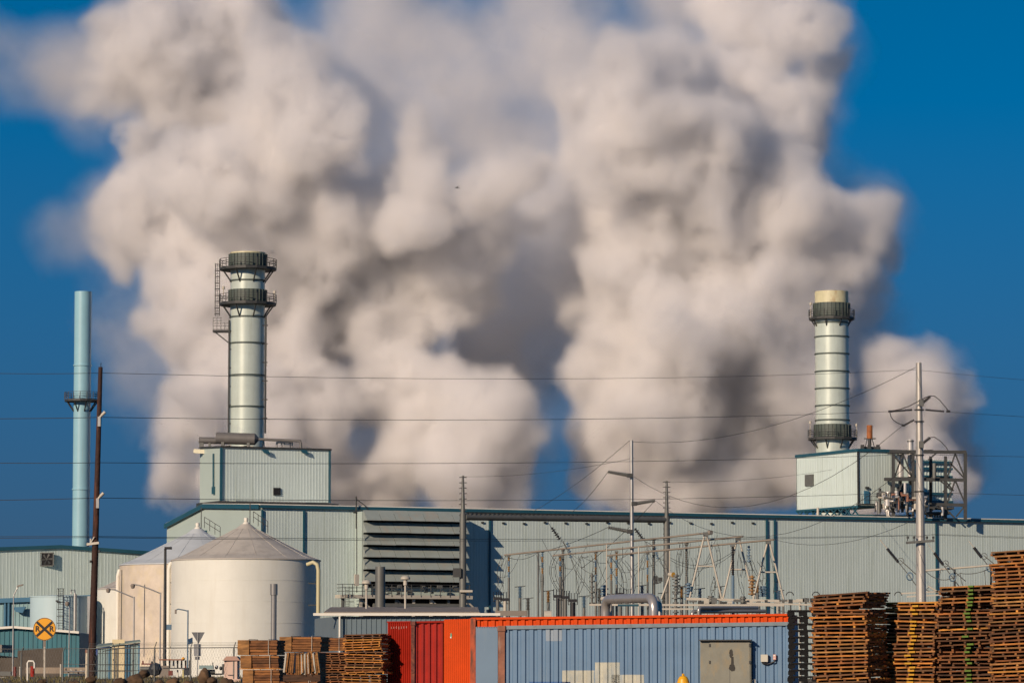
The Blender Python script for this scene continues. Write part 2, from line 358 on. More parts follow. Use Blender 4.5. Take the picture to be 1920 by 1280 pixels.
def stack(name, label, cpx, Y, rpx, ytop, shell_mat, rings, plats, collars, rim=None, seg=48, base_z=0, group=None, ringmat=None, flare=0):
    c = P(cpx, ytop, Y); zt = c.z; r = M(rpx, Y)
    root = thing(name, label, 'chimney', (c.x, c.y, base_z), group)
    zy = lambda py: P(cpx, py, Y).z
    b = MB(); zr = zt if rim is None else zy(rim)
    pr = [(r, base_z), (r, zr)]
    if rim is None: pr += [(r * .93, zt), (r * .93, zt - 3)]
    b.lathe((c.x, c.y, 0), pr, n=seg); b.build('shell', shell_mat, root)
    if rim is not None:
        b = MB(); b.lathe((c.x, c.y, 0), [(r * 1.0, zr), (r * 1.0, zt), (r * .92, zt), (r * .92, zt - 3)], n=seg); b.build('rim', RIMY, root)
    for py in rings:
        z = zy(py); b = MB(); b.lathe((c.x, c.y, 0), [(r, z - .1), (r + .13, z - .1), (r + .13, z + .1), (r, z + .1)], n=seg, smooth=False); b.build('ring', ringmat or COLLAR, root)
    for ya, yb in collars:
        za, zb = zy(yb), zy(ya); b = MB(); vs = []; n = 30
        b.lathe((c.x, c.y, 0), [(r, za), (r + .22, za), (r + .22, zb), (r, zb)], n=48, smooth=False)
        for k in range(n):
            t = 2 * pi * k / n; b.box((c.x + (r + .26) * cos(t), c.y + (r + .26) * sin(t), (za + zb) / 2), (.12, .09, zb - za), rz=t)
        b.build('collar', COLLAR, root)
    for py, ro in plats: ring_platform(root, c, r, M(ro, Y), zy(py), rail=1.15)
    return root, c, r, zy
lst, lc, lr, lz = stack('exhaust_stack', 'pale green exhaust stack with two dark railed platforms and a caged side ladder', 465, 522, 32.5, 474, STACK, (527, 595, 644, 704, 763), ((507, 54), (573, 54)), ((477, 503), (544, 570)), seg=56)
b = MB(); b.lathe((lc.x, lc.y, 0), [(lr * .99, lc.z - .3), (lr * 1.02, lc.z - .3), (lr * 1.02, lc.z), (lr * .92, lc.z), (lr * .92, lc.z - 3)], n=48); b.build('rim', RIMY, lst)
# ladder cage
def zl(py): return P(408, py, 522).z
lx = P(408, 540, 522); cgz0, cgz1 = zl(592), zl(494); b = MB()
for dx in (-.3, .3):
    b.beam((lx.x + dx, lx.y, cgz0), (lx.x + dx, lx.y, cgz1), .07)
for k in range(int((cgz1 - cgz0) / .35)): b.beam((lx.x - .3, lx.y, cgz0 + k * .35), (lx.x + .3, lx.y, cgz0 + k * .35), .05)
ld = b.build('side_ladder', DARKST, lst)
b = MB()
for k in range(9):
    z = cgz0 + .2 + k * (cgz1 - cgz0 - .4) / 8; b.tube([(lx.x - .32, lx.y, z), (lx.x - .34, lx.y - .6, z), (lx.x, lx.y - .8, z), (lx.x + .34, lx.y - .6, z), (lx.x + .32, lx.y, z)], .045, 5)
for dx in (-.3, 0, .3): b.beam((lx.x + dx, lx.y - .7, cgz0), (lx.x + dx, lx.y - .7, cgz1), .05)
b.build('cage', DARKST, ld)
sp = P(415, 621, 522); b = MB(); b.box((sp.x, sp.y, sp.z), (2.3, 1.6, .3)); b.beam((sp.x - 1, sp.y, sp.z), (sp.x + 1.4, sp.y, sp.z - 1.9), .16); b.build('rest_platform', DARKST, lst)
b = MB()
for dx in (-1.1, -.55, 0, .55, 1.1):
    hgt = 1.9 if dx < .3 else 1.2
    b.beam((sp.x + dx, sp.y - .8, sp.z), (sp.x + dx, sp.y - .8, sp.z + hgt), .06)
for q in range(5): b.beam((sp.x - 1.1, sp.y - .8, sp.z + .3 + q * .38), (sp.x + (1.1 if q < 3 else .1), sp.y - .8, sp.z + .3 + q * .38), .05)
b.build('rest_railing', DARKST, lst)
for px, ya in ((430, 600), (498.5, 590)):
    a = P(px, ya, 521); b = MB(); b.cyl(a, (a.x, a.y, P(px, 812, 521).z), .13, n=8)
    for k in range(6): zz = a.z - 1.5 - k * 2.6; b.box((a.x + (.35 if px < 450 else -.1), a.y, zz), (.8, .15, .15))
    b.build('riser_pipe', DARKST, lst)
for px, py in ((419, 540), (515, 548)):
    a = P(px, py, 521); b = MB(); b.cyl((a.x, a.y, P(px, 560, 521).z), a, .06, n=6); b.lathe((a.x, a.y, a.z), [(0, .3), (.22, .2), (.22, -.15), (0, -.2)], n=10); b.build('beacon_lamp', PALEST, lst)
rst, rc, rr, rz_ = stack('exhaust_stack', 'banded exhaust stack with a rusty yellow top above the right roof box', 1559, 570, 31.5, 547, STACK, (606, 632, 664, 697, 729, 761, 788), ((600, 43), (825, 46)), ((569, 595), (796, 820)), rim=569, seg=56)
for px, py, yb in ((1520, 570, 590), (1519, 792, 815), (1606, 797, 815)):
    a = P(px, py, 569); b = MB(); b.cyl((a.x, a.y, P(px, yb + 6, 569).z), a, .06, n=6); b.lathe((a.x, a.y, a.z), [(0, .3), (.2, .2), (.2, -.15), (0, -.2)], n=10); b.build('beacon_lamp', PALEST, rst)
bst, bc, br, bz_ = stack('blue_chimney', 'slender sky blue chimney with one railed platform left of the wooden pole', 156, 600, 16, 547, CHIM, (685, 917), ((753, 33),), (), seg=40, ringmat=CHIM)
# chimney mouth, closed by a black disc that stands for the shade inside
for root, c, r in ((lst, lc, lr), (rst, rc, rr), (bst, bc, br)):
    b = MB(); b.lathe((c.x, c.y, c.z - 1.2), [(0, 0), (r * .915, 0)], n=32); b.build('flue_shade_disc', BLACK, root)
# ---------------------------------------------------------------- left roof box
def boxroom(name, label, corner, Yc, ytop_c, ybot_c, right_px, right_top, left_px, left_top, pitch):
    """ribbed box parallel to the hall; corner = nearest vertical edge"""
    q = P(corner, ytop_c, Yc); s0, tt = S(q), T(q); zt = q.z; zb = P(corner, ybot_c, Yc).z
    s1 = S(ont(right_px, right_top, tt)); te = T(ons(left_px, left_top, s0))
    root = thing(name, label, 'roof enclosure', W(s0, tt, zb))
    return root, s0, s1, tt, te, zb, zt
rm, s0, s1, tt, te, zb, zt = boxroom('rooftop_enclosure', 'ribbed pale green roof box at the foot of the platformed left stack', 415, 506, 839, 938, 618, 842, 375, 846, .5)
b = MB(); b.corr(W(s0, tt, 0), W(s1, tt, 0), zb, zt, .45, .024, -BX, rib=.10); b.build('front_wall', PALE, rm)
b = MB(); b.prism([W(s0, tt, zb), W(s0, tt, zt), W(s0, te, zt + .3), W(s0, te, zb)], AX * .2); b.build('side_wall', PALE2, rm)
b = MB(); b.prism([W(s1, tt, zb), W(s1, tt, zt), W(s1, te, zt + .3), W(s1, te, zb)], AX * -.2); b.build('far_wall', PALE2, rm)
b = MB(); b.prism([W(s0 - .2, tt - .25, zt), W(s1 + .2, tt - .25, zt), W(s1 + .2, te, zt + .3), W(s0 - .2, te, zt + .3)], Vector((0, 0, .25))); b.build('roof', DARKST, rm)
b = MB(); b.box(W(s0 - .05, tt - .12, (zb + zt) / 2), (.3, .3, zt - zb), rz=GA); b.box(W(s1, tt - .1, (zb + zt) / 2), (.2, .25, zt - zb), rz=GA); b.build('corner_trim', TEAL, rm)
b = MB(); q = ont(519, 921, tt - .1); b.box(q, (1.0, .25, 1.0), rz=GA)
vt = b.build('vent', BLACK, rm)
b = MB()
for k in range(4): b.box(q + Vector((0, 0, -.4 + .25 * k)) - BX * .16, (1.1, .06, .05), rz=GA)
b.build('vent_slat', DARKST, vt)
b = MB(); b.prism([W(s0 - .5, tt - .2, zb - .55), W(s1 + .2, tt - .2, zb - .55), W(s1 + .2, te, zb - .55), W(s0 - .5, te, zb - .55)], Vector((0, 0, .5))); b.build('floor_frame', DARKST, rm)
for k in range(6):
    s_ = s0 + 1 + (s1 - s0 - 2) * k / 5; b = MB(); b.box(W(s_, tt + .8, (HW + zb - .5) / 2), (.5, .5, zb - .5 - HW + .9), rz=GA); b.build('support_leg', DARKST if k % 2 else PALEST, rm)
b = MB(); b.box(W(s1 + .4, tt + 1.0, zb - .3), (2.2, 1.4, .35), rz=GA); b.build('side_ledge', DARKST, rm)
q = ons(401, 870, s0 - .15); b = MB(); b.cyl(ons(400, 850, s0 - .15), ons(400, 912, s0 - .15), .12, n=8); b.box(ons(400.5, 919, s0 - .15), (.4, .5, 1.0), rz=GA); b.build('wall_duct', TEAL, rm)
b = MB(); p1 = P(363, 845, 512); p2 = P(403, 848, 512); b.beam(p1, p2, .35, .55); b.build('hoist_beam', mat('cream_beam', (.70, .66, .48), .5), rm)
for px in (490, 562):
    q = ont(px, 843, tt - .35); b = MB(); b.prism([q, q + AX * .9, q + AX * 1.2 - Vector((0, 0, .6)), q + AX * .4 - Vector((0, 0, .45))], -BX * .35); b.build('wall_lamp', TEAL, rm)
sil = thing('steam_silencer', 'fat grey silencer drum lying on the left roof box', 'silencer', P(440, 834, 512))
b = MB(); a = P(405, 821, 511); c_ = P(478, 823, 511); b.cyl(a, c_, M(11, 511), n=24); b.cyl(c_, c_ + (c_ - a).normalized() * .5, M(11, 511), M(3, 511), n=24); b.build('drum', SILENC, sil)
b = MB(); b.cyl(P(483, 823, 511), P(560, 826, 511), .2, n=10); b.tube([P(558, 826, 511), P(563, 827, 511), P(564, 832, 511), P(564, 842, 511)], .2, 10); b.build('outlet_pipe', SILENC, sil)
for px in (418, 466): b = MB(); q = P(px, 834, 511); b.box(q, (.4, 1.2, 1.3)); b.build('saddle', GREYST, sil)
sil = thing('steam_silencer', 'smaller dark silencer tube left of the fat drum on the roof box', 'silencer', P(388, 834, 514))
b = MB(); b.cyl(P(373, 825, 513), P(407, 826, 513), M(6.3, 513), n=20); b.build('drum', SILENC, sil)
b = MB(); b.box(P(393, 834, 513), (.3, .6, 1.0)); b.box(P(378, 834, 513), (.6, .6, .8)); b.build('saddle', GREYST, sil)
rp = thing('roof_pipe_manifold', 'small silver pipe manifold on the right half of the left roof box', 'pipes', P(535, 842, 512))
for px in (494, 519, 528, 533, 544, 548): b = MB(); q = P(px, 843, 512); b.cyl(q - Vector((0, 0, .5)), P(px, 829 if px != 494 else 824, 512), .16 if px < 500 else .12, n=8); b.build('riser', SILVER, rp)
b = MB(); b.cyl(P(518, 829, 512), P(549, 829, 512), .12, n=8); b.box(P(538, 838, 512), (.8, .4, .9)); b.build('header', SILVER, rp)
b = MB()
for k in range(14): q = P(RND.uniform(415, 480), RND.uniform(836, 840), 509); b.box(q, (RND.uniform(.2, .6), .3, RND.uniform(.15, .4)))
b.build('fittings', PALEST, rp)
# ---------------------------------------------------------------- right roof box and its steelwork
rm2, s0, s1, tt, te, zb, zt = boxroom('rooftop_enclosure', 'ribbed roof box with a teal door below the rusty topped right stack', 1609, 540, 846, 947, 1690, 851, 1493, 864, .5)
dirS = W(s0, te, 0) - W(s0, tt, 0)
b = MB(); b.corr(W(s0, te, 0), W(s0, tt, 0), zb, lambda u: zt, .5, .045, -AX, rib=.12); b.build('side_wall', PALE, rm2)
b = MB(); b.corr(W(s0, tt, 0), W(s1, tt, 0), zb, zt, .45, .024, -BX, rib=.10); b.build('front_wall', PALE, rm2)
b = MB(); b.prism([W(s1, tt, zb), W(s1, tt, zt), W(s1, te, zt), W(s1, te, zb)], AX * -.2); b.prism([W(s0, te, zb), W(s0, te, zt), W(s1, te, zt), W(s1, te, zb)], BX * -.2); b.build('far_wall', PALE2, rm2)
b = MB(); b.prism([W(s0 - .25, tt - .25, zt), W(s1 + .2, tt - .25, zt), W(s1 + .2, te, zt), W(s0 - .25, te, zt)], Vector((0, 0, .4))); b.build('roof', TEAL, rm2)
b = MB(); b.box(W(s0 - .08, tt - .08, (zb + zt) / 2), (.22, .22, zt - zb), rz=GA); b.build('corner_trim', DARKST, rm2)
b = MB(); q = ons(1517.5, 900, s0 - .12); b.box(q, (.25, 2.3, 1.7), rz=GA); b.build('louvre_window', GREYST, rm2)
b = MB(); q = ont(1624.5, 932, tt - .15); b.box(q, (.75, .2, 1.9), rz=GA); b.build('door', MIDB, rm2)
b = MB(); q = ont(1626, 914, tt - .2); b.box(q, (.5, .3, .3), rz=GA); b.build('door_lamp', DARKST, rm2)
fr = MB(); zz0 = zb - .15; zz1 = zb - 1.4
for tq in (tt, te):
    fr.beam(W(s0, tq, zz0), W(s1 + 1, tq, zz0), .3, .3); fr.beam(W(s0, tq, zz1), W(s1 + 1, tq, zz1), .22, .22)
fr.beam(W(s0, tt, zz0), W(s0, te, zz0), .3, .3); fr.beam(W(s0, tt, zz1), W(s0, te, zz1), .22, .22)
n = 9
for k in range(n):
    ta = tt + (te - tt) * k / n; tb = tt + (te - tt) * (k + 1) / n
    fr.beam(W(s0, ta, zz0), W(s0, tb, zz1), .16); fr.beam(W(s0, tb, zz0), W(s0, ta, zz1), .16)
fr.build('floor_truss', TEAL, rm2)
b = MB(); b.prism([W(s0 + .4, tt + .4, zz1 - 1.2), W(s1, tt + .4, zz1 - 1.2), W(s1, te, zz1 - 1.2), W(s0 + .4, te, zz1 - 1.2)], Vector((0, 0, 1.15))); b.build('gap_shade_slab', BLACK, rm2)  # black slab fills the space below the truss as painted shade
for k in range(5):
    b = MB(); b.box(W(s0 + .5, tt + (te - tt) * k / 4.2 + .5, (HW + zz1) / 2 - .6), (.35, .35, max(.6, zz1 - HW + 1.4)), rz=GA); b.build('support_leg', PALEST, rm2)
b = MB(); q0 = ont(1611, 945, tt - 1.2); q1 = ont(1680, 946, tt - 1.2)
b.beam(q0, q1, 1.8, .15)
for k in range(9):
    p = q0.lerp(q1, k / 8) - BX * .9; b.beam(p, p + Vector((0, 0, 1.2)), .06)
for h in (.6, 1.2): b.beam(q0 - BX * .9 + Vector((0, 0, h)), q1 - BX * .9 + Vector((0, 0, h)), .06)
b.build('walkway', DARKST, rm2)
b = MB(); a = P(1533.5, 951, 532); c_ = P(1533.5, 967, 532); b.cyl(c_, a, .18, n=8); b.build('vent_post', PALEST, rm2)
# rusty vent
rv = thing('rusty_vent_pipe', 'short rust brown vent pipe standing on the right roof box', 'vent pipe', P(1630.5, 848, 548))
b = MB(); b.cyl(P(1630.5, 822, 548), P(1630.5, 797, 548), M(5.5, 548), n=16); b.build('pipe', mat('hot_rust', (.30, .10, .03), .8, var=.45, vscale=1.2, bump=.2), rv)
b = MB(); b.cyl(P(1630.5, 840, 548), P(1630.5, 822, 548), M(3.5, 548), n=10)
for a_, b_ in ((1622, 1626), (1640, 1635)): b.beam(P(a_, 840, 548), P(b_, 822, 548), .12)
b.beam(P(1620, 822, 548), P(1642, 822, 548), .15); b.beam(P(1614, 840, 548), P(1650, 841, 548), 1.2, .5)
for px in (1617, 1630, 1646): b.box(P(px, 838, 547), (.5, .5, .7))
b.build('stand', DARKST, rv)
# silver vertical silencers
for i, (px, r, ya, yb, lab) in enumerate(((1688.5, 6, 850, 895, 'shorter silver cylinder in the right steel frame, left of its taller twin'), (1707, 5.6, 824, 893, 'taller silver cylinder rising above the right steel frame'))):
    t = thing('silver_cylinder', lab, 'process vessel', P(px, yb, 540)); b = MB(); b.cyl(P(px, yb, 540), P(px, ya, 540), M(r, 540), n=20)
    b.build('vessel', SILVB, t)
    b = MB(); b.lathe(P(px, ya + 3, 540), [(M(r, 540), -.1), (M(r, 540) + .08, -.1), (M(r, 540) + .08, .1), (M(r, 540), .1)], n=20); b.cyl(P(px, yb + 16, 540), P(px, yb, 540), .2, n=8); b.build('flange', GREYST, t)
# back building in the frame
q = P(1737, 862, 560); rb = thing('boiler_casing', 'teal shaded boiler casing inside the right steel frame', 'boiler', (q.x, q.y, HW))
sA_, tA_ = S(q), T(q); sB_ = S(ont(1783, 865, tA_)); zz_ = P(1737, 862, 560).z; zlow = P(1737, 946, 560).z
b = MB(); b.corr(W(sA_ - 3, tA_, 0), W(sB_, tA_, 0), zlow, zz_, .5, .06, -BX); b.build('front_wall', PALE, rb)
b = MB(); b.prism([W(sA_ - 3, tA_ + .15, zlow), W(sB_, tA_ + .15, zlow), W(sB_, tA_ + 7, zlow), W(sA_ - 3, tA_ + 7, zlow)], Vector((0, 0, zz_ - zlow + .1))); b.build('body', PALE2, rb)
for py in (866, 878, 893, 925, 940):
    z_ = P(1760, py, 560).z; b = MB(); b.beam(W(sA_ - 3, tA_ - .3, z_), W(sB_, tA_ - .3, z_), .4, .35); b.build('stiffener', TEAL, rb)
# steel frame
sf = thing('pipe_rack_frame', 'dark steel frame of beams and cross braces on the roof at far right', 'steel frame', P(1740, 972, 535))
YF, YB = 531, 541
for Y_ in (YF, YB):
    for px, ya, w_ in ((1675, 850, .45), (1712, 850, .4), (1773 if Y_ == YF else 1745, 855, .4), (1810, 848, .45)):
        b = MB(); b.beam(P(px, ya, Y_), P(px, 974, Y_), w_, w_); b.build('column', DARKST, sf)
    for ya, xa in ((846, 1668), (898, 1658), (945, 1735)):
        b = MB(); b.beam(P(xa, ya, Y_), P(1811, ya + 1.5, Y_), .5, .45); b.build('beam', DARKST if Y_ == YF else GREYST, sf)
for (x1, y1, x2, y2) in ((1693, 850, 1677, 895), (1693, 850, 1710, 893), (1675, 853, 1710, 893), (1791, 850, 1776, 895), (1791, 850, 1808, 893), (1780, 866, 1809, 897), (1791, 900, 1776, 943), (1791, 900, 1808, 940), (1692, 905, 1680, 930), (1740, 862, 1757, 848), (1809, 948, 1793, 968),
                         (1760, 898, 1783, 918), (1770, 898, 1788, 920), (1783, 905, 1768, 922), (1745, 958, 1762, 947), (1765, 946, 1790, 970)):
    b = MB(); b.beam(P(x1, y1, YF), P(x2, y2, YF), .2); b.build('brace', DARKST, sf)
for px in (1675, 1712, 1773, 1810):
    for ya in (846, 898, 945):
        if ya == 945 and px < 1730: continue
        b = MB(); b.beam(P(px, ya, YF), P(px, ya, YB), .3); b.build('tie_beam', GREYST, sf)
b = MB(); b.beam(P(1668, 848, 536), P(1745, 846, 536), 6, .2); b.build('top_deck', DARKST, sf)
b = MB(); b.beam(P(1668, 898, 536), P(1775, 897, 536), 8, .2); b.build('mid_deck', DARKST, sf)
# process piping tangle: each visible run is its own pipe
rr_ = random.Random(5)
for i in range(52):
    px = rr_.uniform(1641, 1738); py = rr_.uniform(928, 962); Y_ = rr_.uniform(526, 537); r_ = rr_.choice([.1, .16, .22, .34]); pts = [P(px, py, Y_)]
    for k in range(3):
        l = rr_.uniform(4, 13); d = rr_.choice([(1, 0), (0, 1), (0, -1), (-1, 0)])
        px = min(max(px + d[0] * l, 1640), 1740); py = min(max(py + d[1] * l, 922), 966); pts.append(P(px, py, Y_))
    b = MB(); b.tube(pts, r_, 8)
    b.build('process_pipe', [SILVB, SILVB, GREYST, DARKST, PALEST, RUSTP][rr_.randrange(6)], sf)
for px in (1650, 1672, 1684, 1692, 1722): b = MB(); q = P(px, 905 + (px * 7) % 20, 533); b.cyl(q, P(px, 960, 533), .2, n=8); b.lathe(P(px, 928, 533), [(0, .5), (.5, .3), (.5, -.3), (0, -.5)], n=10); b.build('valve_stem', DARKST, sf)
b = MB(); b.tube([P(1655, 934, 529), P(1661, 932, 529), P(1664, 936, 529), P(1664, 948, 529)], .45, 12); b.build('process_pipe', SILVB, sf)
for px, ya, yb, r_ in ((1726, 862, 893, .35), (1752, 868, 896, .3), (1697, 905, 945, .22), (1716, 902, 940, .25), (1681, 920, 958, .3), (1648, 940, 962, .25), (1730, 925, 960, .3), (1767, 950, 966, .2)): b = MB(); b.cyl(P(px, yb, 530), P(px, ya, 530), r_, n=10); b.build('process_pipe', SILVB if px % 2 else GREYST, sf)
for k in range(8): q = P(1738 + k * 5, 968, 534); b = MB(); b.cyl(q - Vector((0, 0, .6)), q + Vector((0, 0, .55)), .17, n=8); b.build('stub_pipe', PALEST, sf)
for px in (1736.5, 1740.5): b = MB(); b.cyl(P(px, 958, 529), P(px, 944, 529), .16, n=8); b.build('stub_pipe', WHITE, sf)
b = MB(); b.beam(P(1735, 952, 533), P(1786, 953, 533), 4, .3); b.beam(P(1735, 962, 533), P(1780, 962, 533), 4, .3); b.build('lower_deck', DARKST, sf)
# ---------------------------------------------------------------- tanks
def tank(name, label, cpx, Y, rpx, yeave, yapex, wall, roof, seams, group='domed storage tanks'):
    c = P(cpx, yeave, Y); r = M(rpx, Y); ze = P(cpx, yeave, Y - r).z; za = P(cpx, yapex, Y).z
    root = thing(name, label, 'storage tank', (c.x, c.y, 0), group)
    b = MB(); b.lathe((c.x, c.y, 0), [(r, 0), (r, ze)], n=96); sh = b.build('shell', wall, root)
    for z in seams:
        b = MB(); b.lathe((c.x, c.y, 0), [(r, z - .02), (r + .025, z - .02), (r + .025, z + .02), (r, z + .02)], n=96, smooth=False); b.build('seam', wall, sh)
    b = MB(); b.lathe((c.x, c.y, 0), [(r + .1, ze - .04), (r + .1, ze + .08), (r * .86, ze + (za - ze) * .13), (r * .5, ze + (za - ze) * .5), (r * .15, ze + (za - ze) * .86), (r * .06, za), (0, za)], n=96)
    rf = b.build('cone_roof', roof, root)
    b = MB()
    for k in range(14):
        t = 2 * pi * k / 14; d = Vector((cos(t), sin(t), 0)); c0 = Vector((c.x, c.y, 0))
        pr = [(r, ze + .1), (r * .86, ze + (za - ze) * .13 + .02), (r * .5, ze + (za - ze) * .5 + .02), (r * .15, ze + (za - ze) * .86 + .02)]
        for (ra, z1), (rb_, z2) in zip(pr[:-1], pr[1:]): b.beam(c0 + d * ra + Vector((0, 0, z1)), c0 + d * rb_ + Vector((0, 0, z2)), .035, .03)
    b.build('roof_seam', roof, rf)
    b = MB(); b.lathe((c.x, c.y, za - .2), [(.4, 0), (.4, .3), (.2, .5), (.25, .6), (.25, .9), (0, 1.0)], n=16); b.build('roof_vent', WHITE, root)
    return root, c, r, ze, za
tk1, c1, r1, ze1, za1 = tank('storage_tank', 'big cream storage tank with brown cone roof nearest the camera', 461, 430, 139, 1047, 982, CREAM, ROOFT, (4.1, 6.6, 9.0, 11.4))
tk2, c2, r2, ze2, za2 = tank('storage_tank', 'mottled tan storage tank with pale blue cone roof left behind the cream tank', 370, 452, 145, 1056, 991, TANM, ROOFT2, ())
tk3, c3, r3, ze3, za3 = tank('storage_tank', 'small pale storage tank half hidden between the wooden pole and the tan tank', 258, 474, 76, 1103, 1070, CREAM, ROOFT, (4.5, 7.6))
for tk, c, r, ze, za, lab in ((tk1, c1, r1, ze1, za1, 1), (tk2, c2, r2, ze2, za2, 2)):
    b = MB(); p0 = Vector((c.x + .9, c.y - .9, za + .1)); p1 = Vector((c.x + r * .30, c.y - .9, za - (za - ze) * .28 + .15))
    for h in (.7, 1.3): b.beam(p0 + Vector((0, 0, h)), p1 + Vector((0, 0, h)), .07)
    for k in range(4): q = p0.lerp(p1, k / 3); b.beam(q, q + Vector((0, 0, 1.3)), .07)
    b.beam((c.x + .5, c.y - .8, za), (c.x + .5, c.y - .8, za + 2.6), .10)
    b.build('roof_handrail', DARKST, tk)
def overflow(tk, px, ya, yb, Y, out, m):
    """pipe that leaves the eave, bends and runs down the shell"""
    a = P(px, ya, Y); b = MB(); zt_ = a.z; dn = P(px, yb, Y).z; r = .23
    b.tube([(a.x + out * 1.3, a.y + .5, zt_ - .15), (a.x + out * .6, a.y + .1, zt_ + .1), (a.x + out * .15, a.y, zt_ - .15), (a.x, a.y, zt_ - .8), (a.x, a.y, dn)], r, 12)
    pp = b.build('overflow_pipe', m, tk)
    k = zt_ - 2.3
    while k > dn + 1:
        b2 = MB(); b2.box((a.x + out * .5, a.y + .15, k), (1.3, .25, .14)); b2.build('pipe_bracket', DARKST, pp); k -= 2.45
    return pp
overflow(tk1, 316.5, 1054, 1262, 429.5, 1, WHITE); overflow(tk2, 221, 1067, 1215, 451, 1, WHITE)
overflow(tk1, 597, 1055, 1153, 424, -1, mat('yellowish_pipe', (.50, .46, .28), .5))
b = MB(); b.beam(P(228.5, 1068, 441), P(227, 1205, 441), .09); b.build('ladder_rail', DARKST, tk2)
# vertical weld column with bolts on the cream tank
for px in (450.5, 381):
    d = Vector((px - 461, 0)); a = P(px, 1100, 421.7 if px > 400 else 423.8); b = MB(); b.box((a.x, a.y - .02, ze1 / 2), (.05, .06, ze1))
    for z in (4.1, 6.6, 9.0): b.box((a.x, a.y - .12, z), (.22, .2, .22)); b.box((a.x + .6, a.y - .06, z), (1.2, .06, .04))
    b.build('weld_column', CREAM, tk1)
b = MB(); q = P(315.5, 1175, 420.4); b.box(q, (.75, .12, .6)); b.build('blue_plate', INSBL, tk1)
# ---------------------------------------------------------------- buildings at far left
lh = thing('left_hall', 'low gabled pale ribbed hall with a square black fan at the far left', 'building', P(115, 1025, 520) * Vector((1, 1, 0)) if False else (-62, 520, 0))
YL = 520
pa, pb_, pc = P(-90, 1033, 512.7), P(115, 1026, 520), P(330, 1041, 527.7)
b = MB(); b.corr(pa, pb_, -.2, lambda u: pa.z + (pb_.z - pa.z) * u, .5, .028, (0, -1), rib=.10); b.corr(pb_, pc, -.2, lambda u: pb_.z + (pc.z - pb_.z) * u, .5, .028, (0, -1), rib=.10)
b.build('front_wall', PALE, lh)
b = MB(); b.prism([pa + Vector((0, .1, 0)), pb_ + Vector((0, .1, 0)), pc + Vector((0, .1, 0)), (pc.x, pc.y + .1, 0), (pa.x, pa.y + .1, 0)], (-12, 36, 0)); b.build('body', PALE2, lh)
b = MB()
for u, v in ((pa, pb_), (pb_, pc)): b.beam(u + Vector((0, -.2, .1)), v + Vector((0, -.2, .1)), .3, .5)
b.build('fascia', TEAL, lh)
q = P(88, 1048, 518.8); b = MB(); b.box(q, (1.9, .3, 1.9)); fan = b.build('wall_fan', BLACK, lh)
b = MB()
for dx, dz, sx, sz in ((-.9, 0, .12, 1.9), (.9, 0, .12, 1.9), (0, .9, 1.9, .12), (0, -.9, 1.9, .12)): b.box((q.x + dx, q.y - .18, q.z + dz), (sx, .1, sz))
b.build('fan_frame', GREYST, fan)
b = MB()
for k in range(6):
    t = 2 * pi * k / 6; d = Vector((cos(t), 0, sin(t))); e_ = Vector((-sin(t), .25, cos(t))); p = Vector((q.x, q.y - .22, q.z))
    b.quad(p + d * .15, p + d * .78 - e_ * .1, p + d * .78 + e_ * .22, p + d * .15 + e_ * .1)
b.cyl((q.x, q.y - .3, q.z), (q.x, q.y - .1, q.z), .16, n=12); b.build('fan_blade', DARKST, fan)
# lower annex with teal eave
YA = 500
an = thing('left_annex', 'lower ribbed annex with a teal eave band under the far left hall', 'building', (-60, YA, 0))
a1, a2 = P(-40, 1127, YA), P(172, 1119, YA)
b = MB(); b.corr((a1.x, YA), (a2.x, YA), -.2, lambda u: a1.z + (a2.z - a1.z) * u, .55, .08, (0, -1), rib=.2); b.build('front_wall', mat('annex_siding', (.22, .36, .38), .55, var=.05), an)
b = MB(); b.prism([a1 + Vector((0, .1, 0)), a2 + Vector((0, .1, 0)), (a2.x, YA + .1, 0), (a1.x, YA + .1, 0)], (0, 18, 0)); b.build('body', PALE2, an)
b = MB(); b.beam(a1 + Vector((0, -.3, 0)), a2 + Vector((0, -.3, 0)), .5, .6); b.build('eave_band', MIDB, an)
for px in (9, 16): q = P(px, 1150, YA - .3); b = MB(); b.box((q.x, q.y, a1.z / 2), (.25, .2, a1.z)); b.build('downpipe', MIDB, an)
b = MB(); q = P(24, 1138, YA - .6); b.prism([q, q + Vector((1.8, 0, .1)), q + Vector((1.4, 0, -.75)), q + Vector((.5, 0, -.6))], (0, -.6, 0)); b.build('wall_lamp', MIDB, an)
# pale blue round tank
tkb_c = P(113, 1120, 470); rb_ = M(56, 470); zeb = P(113, 1119, 470).z
tkb = thing('blue_tank', 'pale blue flat topped round tank behind the round railroad sign', 'storage tank', (tkb_c.x, tkb_c.y, 0))
BLT = mat('pale_blue_tank', (.42, .56, .60), .5, var=.04, vscale=.3)
b = MB(); b.lathe((tkb_c.x, tkb_c.y, 0), [(rb_, 0), (rb_, zeb), (rb_ + .08, zeb), (rb_ + .08, zeb + .12), (0, zeb + .3)], n=64); b.build('shell', BLT, tkb)
q = P(114, 1110, 465.5); b = MB()
for dx in (-.28, .28): b.beam((q.x + dx, q.y, .5), (q.x + dx, q.y, P(114, 1103, 465).z), .07)
k = .8
while k < P(114, 1104, 465).z: b.beam((q.x - .28, q.y, k), (q.x + .28, q.y, k), .045); k += .33
lad = b.build('ladder', DARKST, tkb)
b = MB(); ztop = P(114, 1103, 465).z
for i in range(10):
    z = ztop - i * .85; b.tube([(q.x - .3, q.y, z), (q.x - .42, q.y - .5, z), (q.x, q.y - .8, z), (q.x + .42, q.y - .5, z), (q.x + .3, q.y, z)], .04, 5)
for dx in (-.4, 0, .4): b.beam((q.x + dx, q.y - .65, ztop - 8), (q.x + dx, q.y - .65, ztop), .04)
b.build('cage', DARKST, lad)
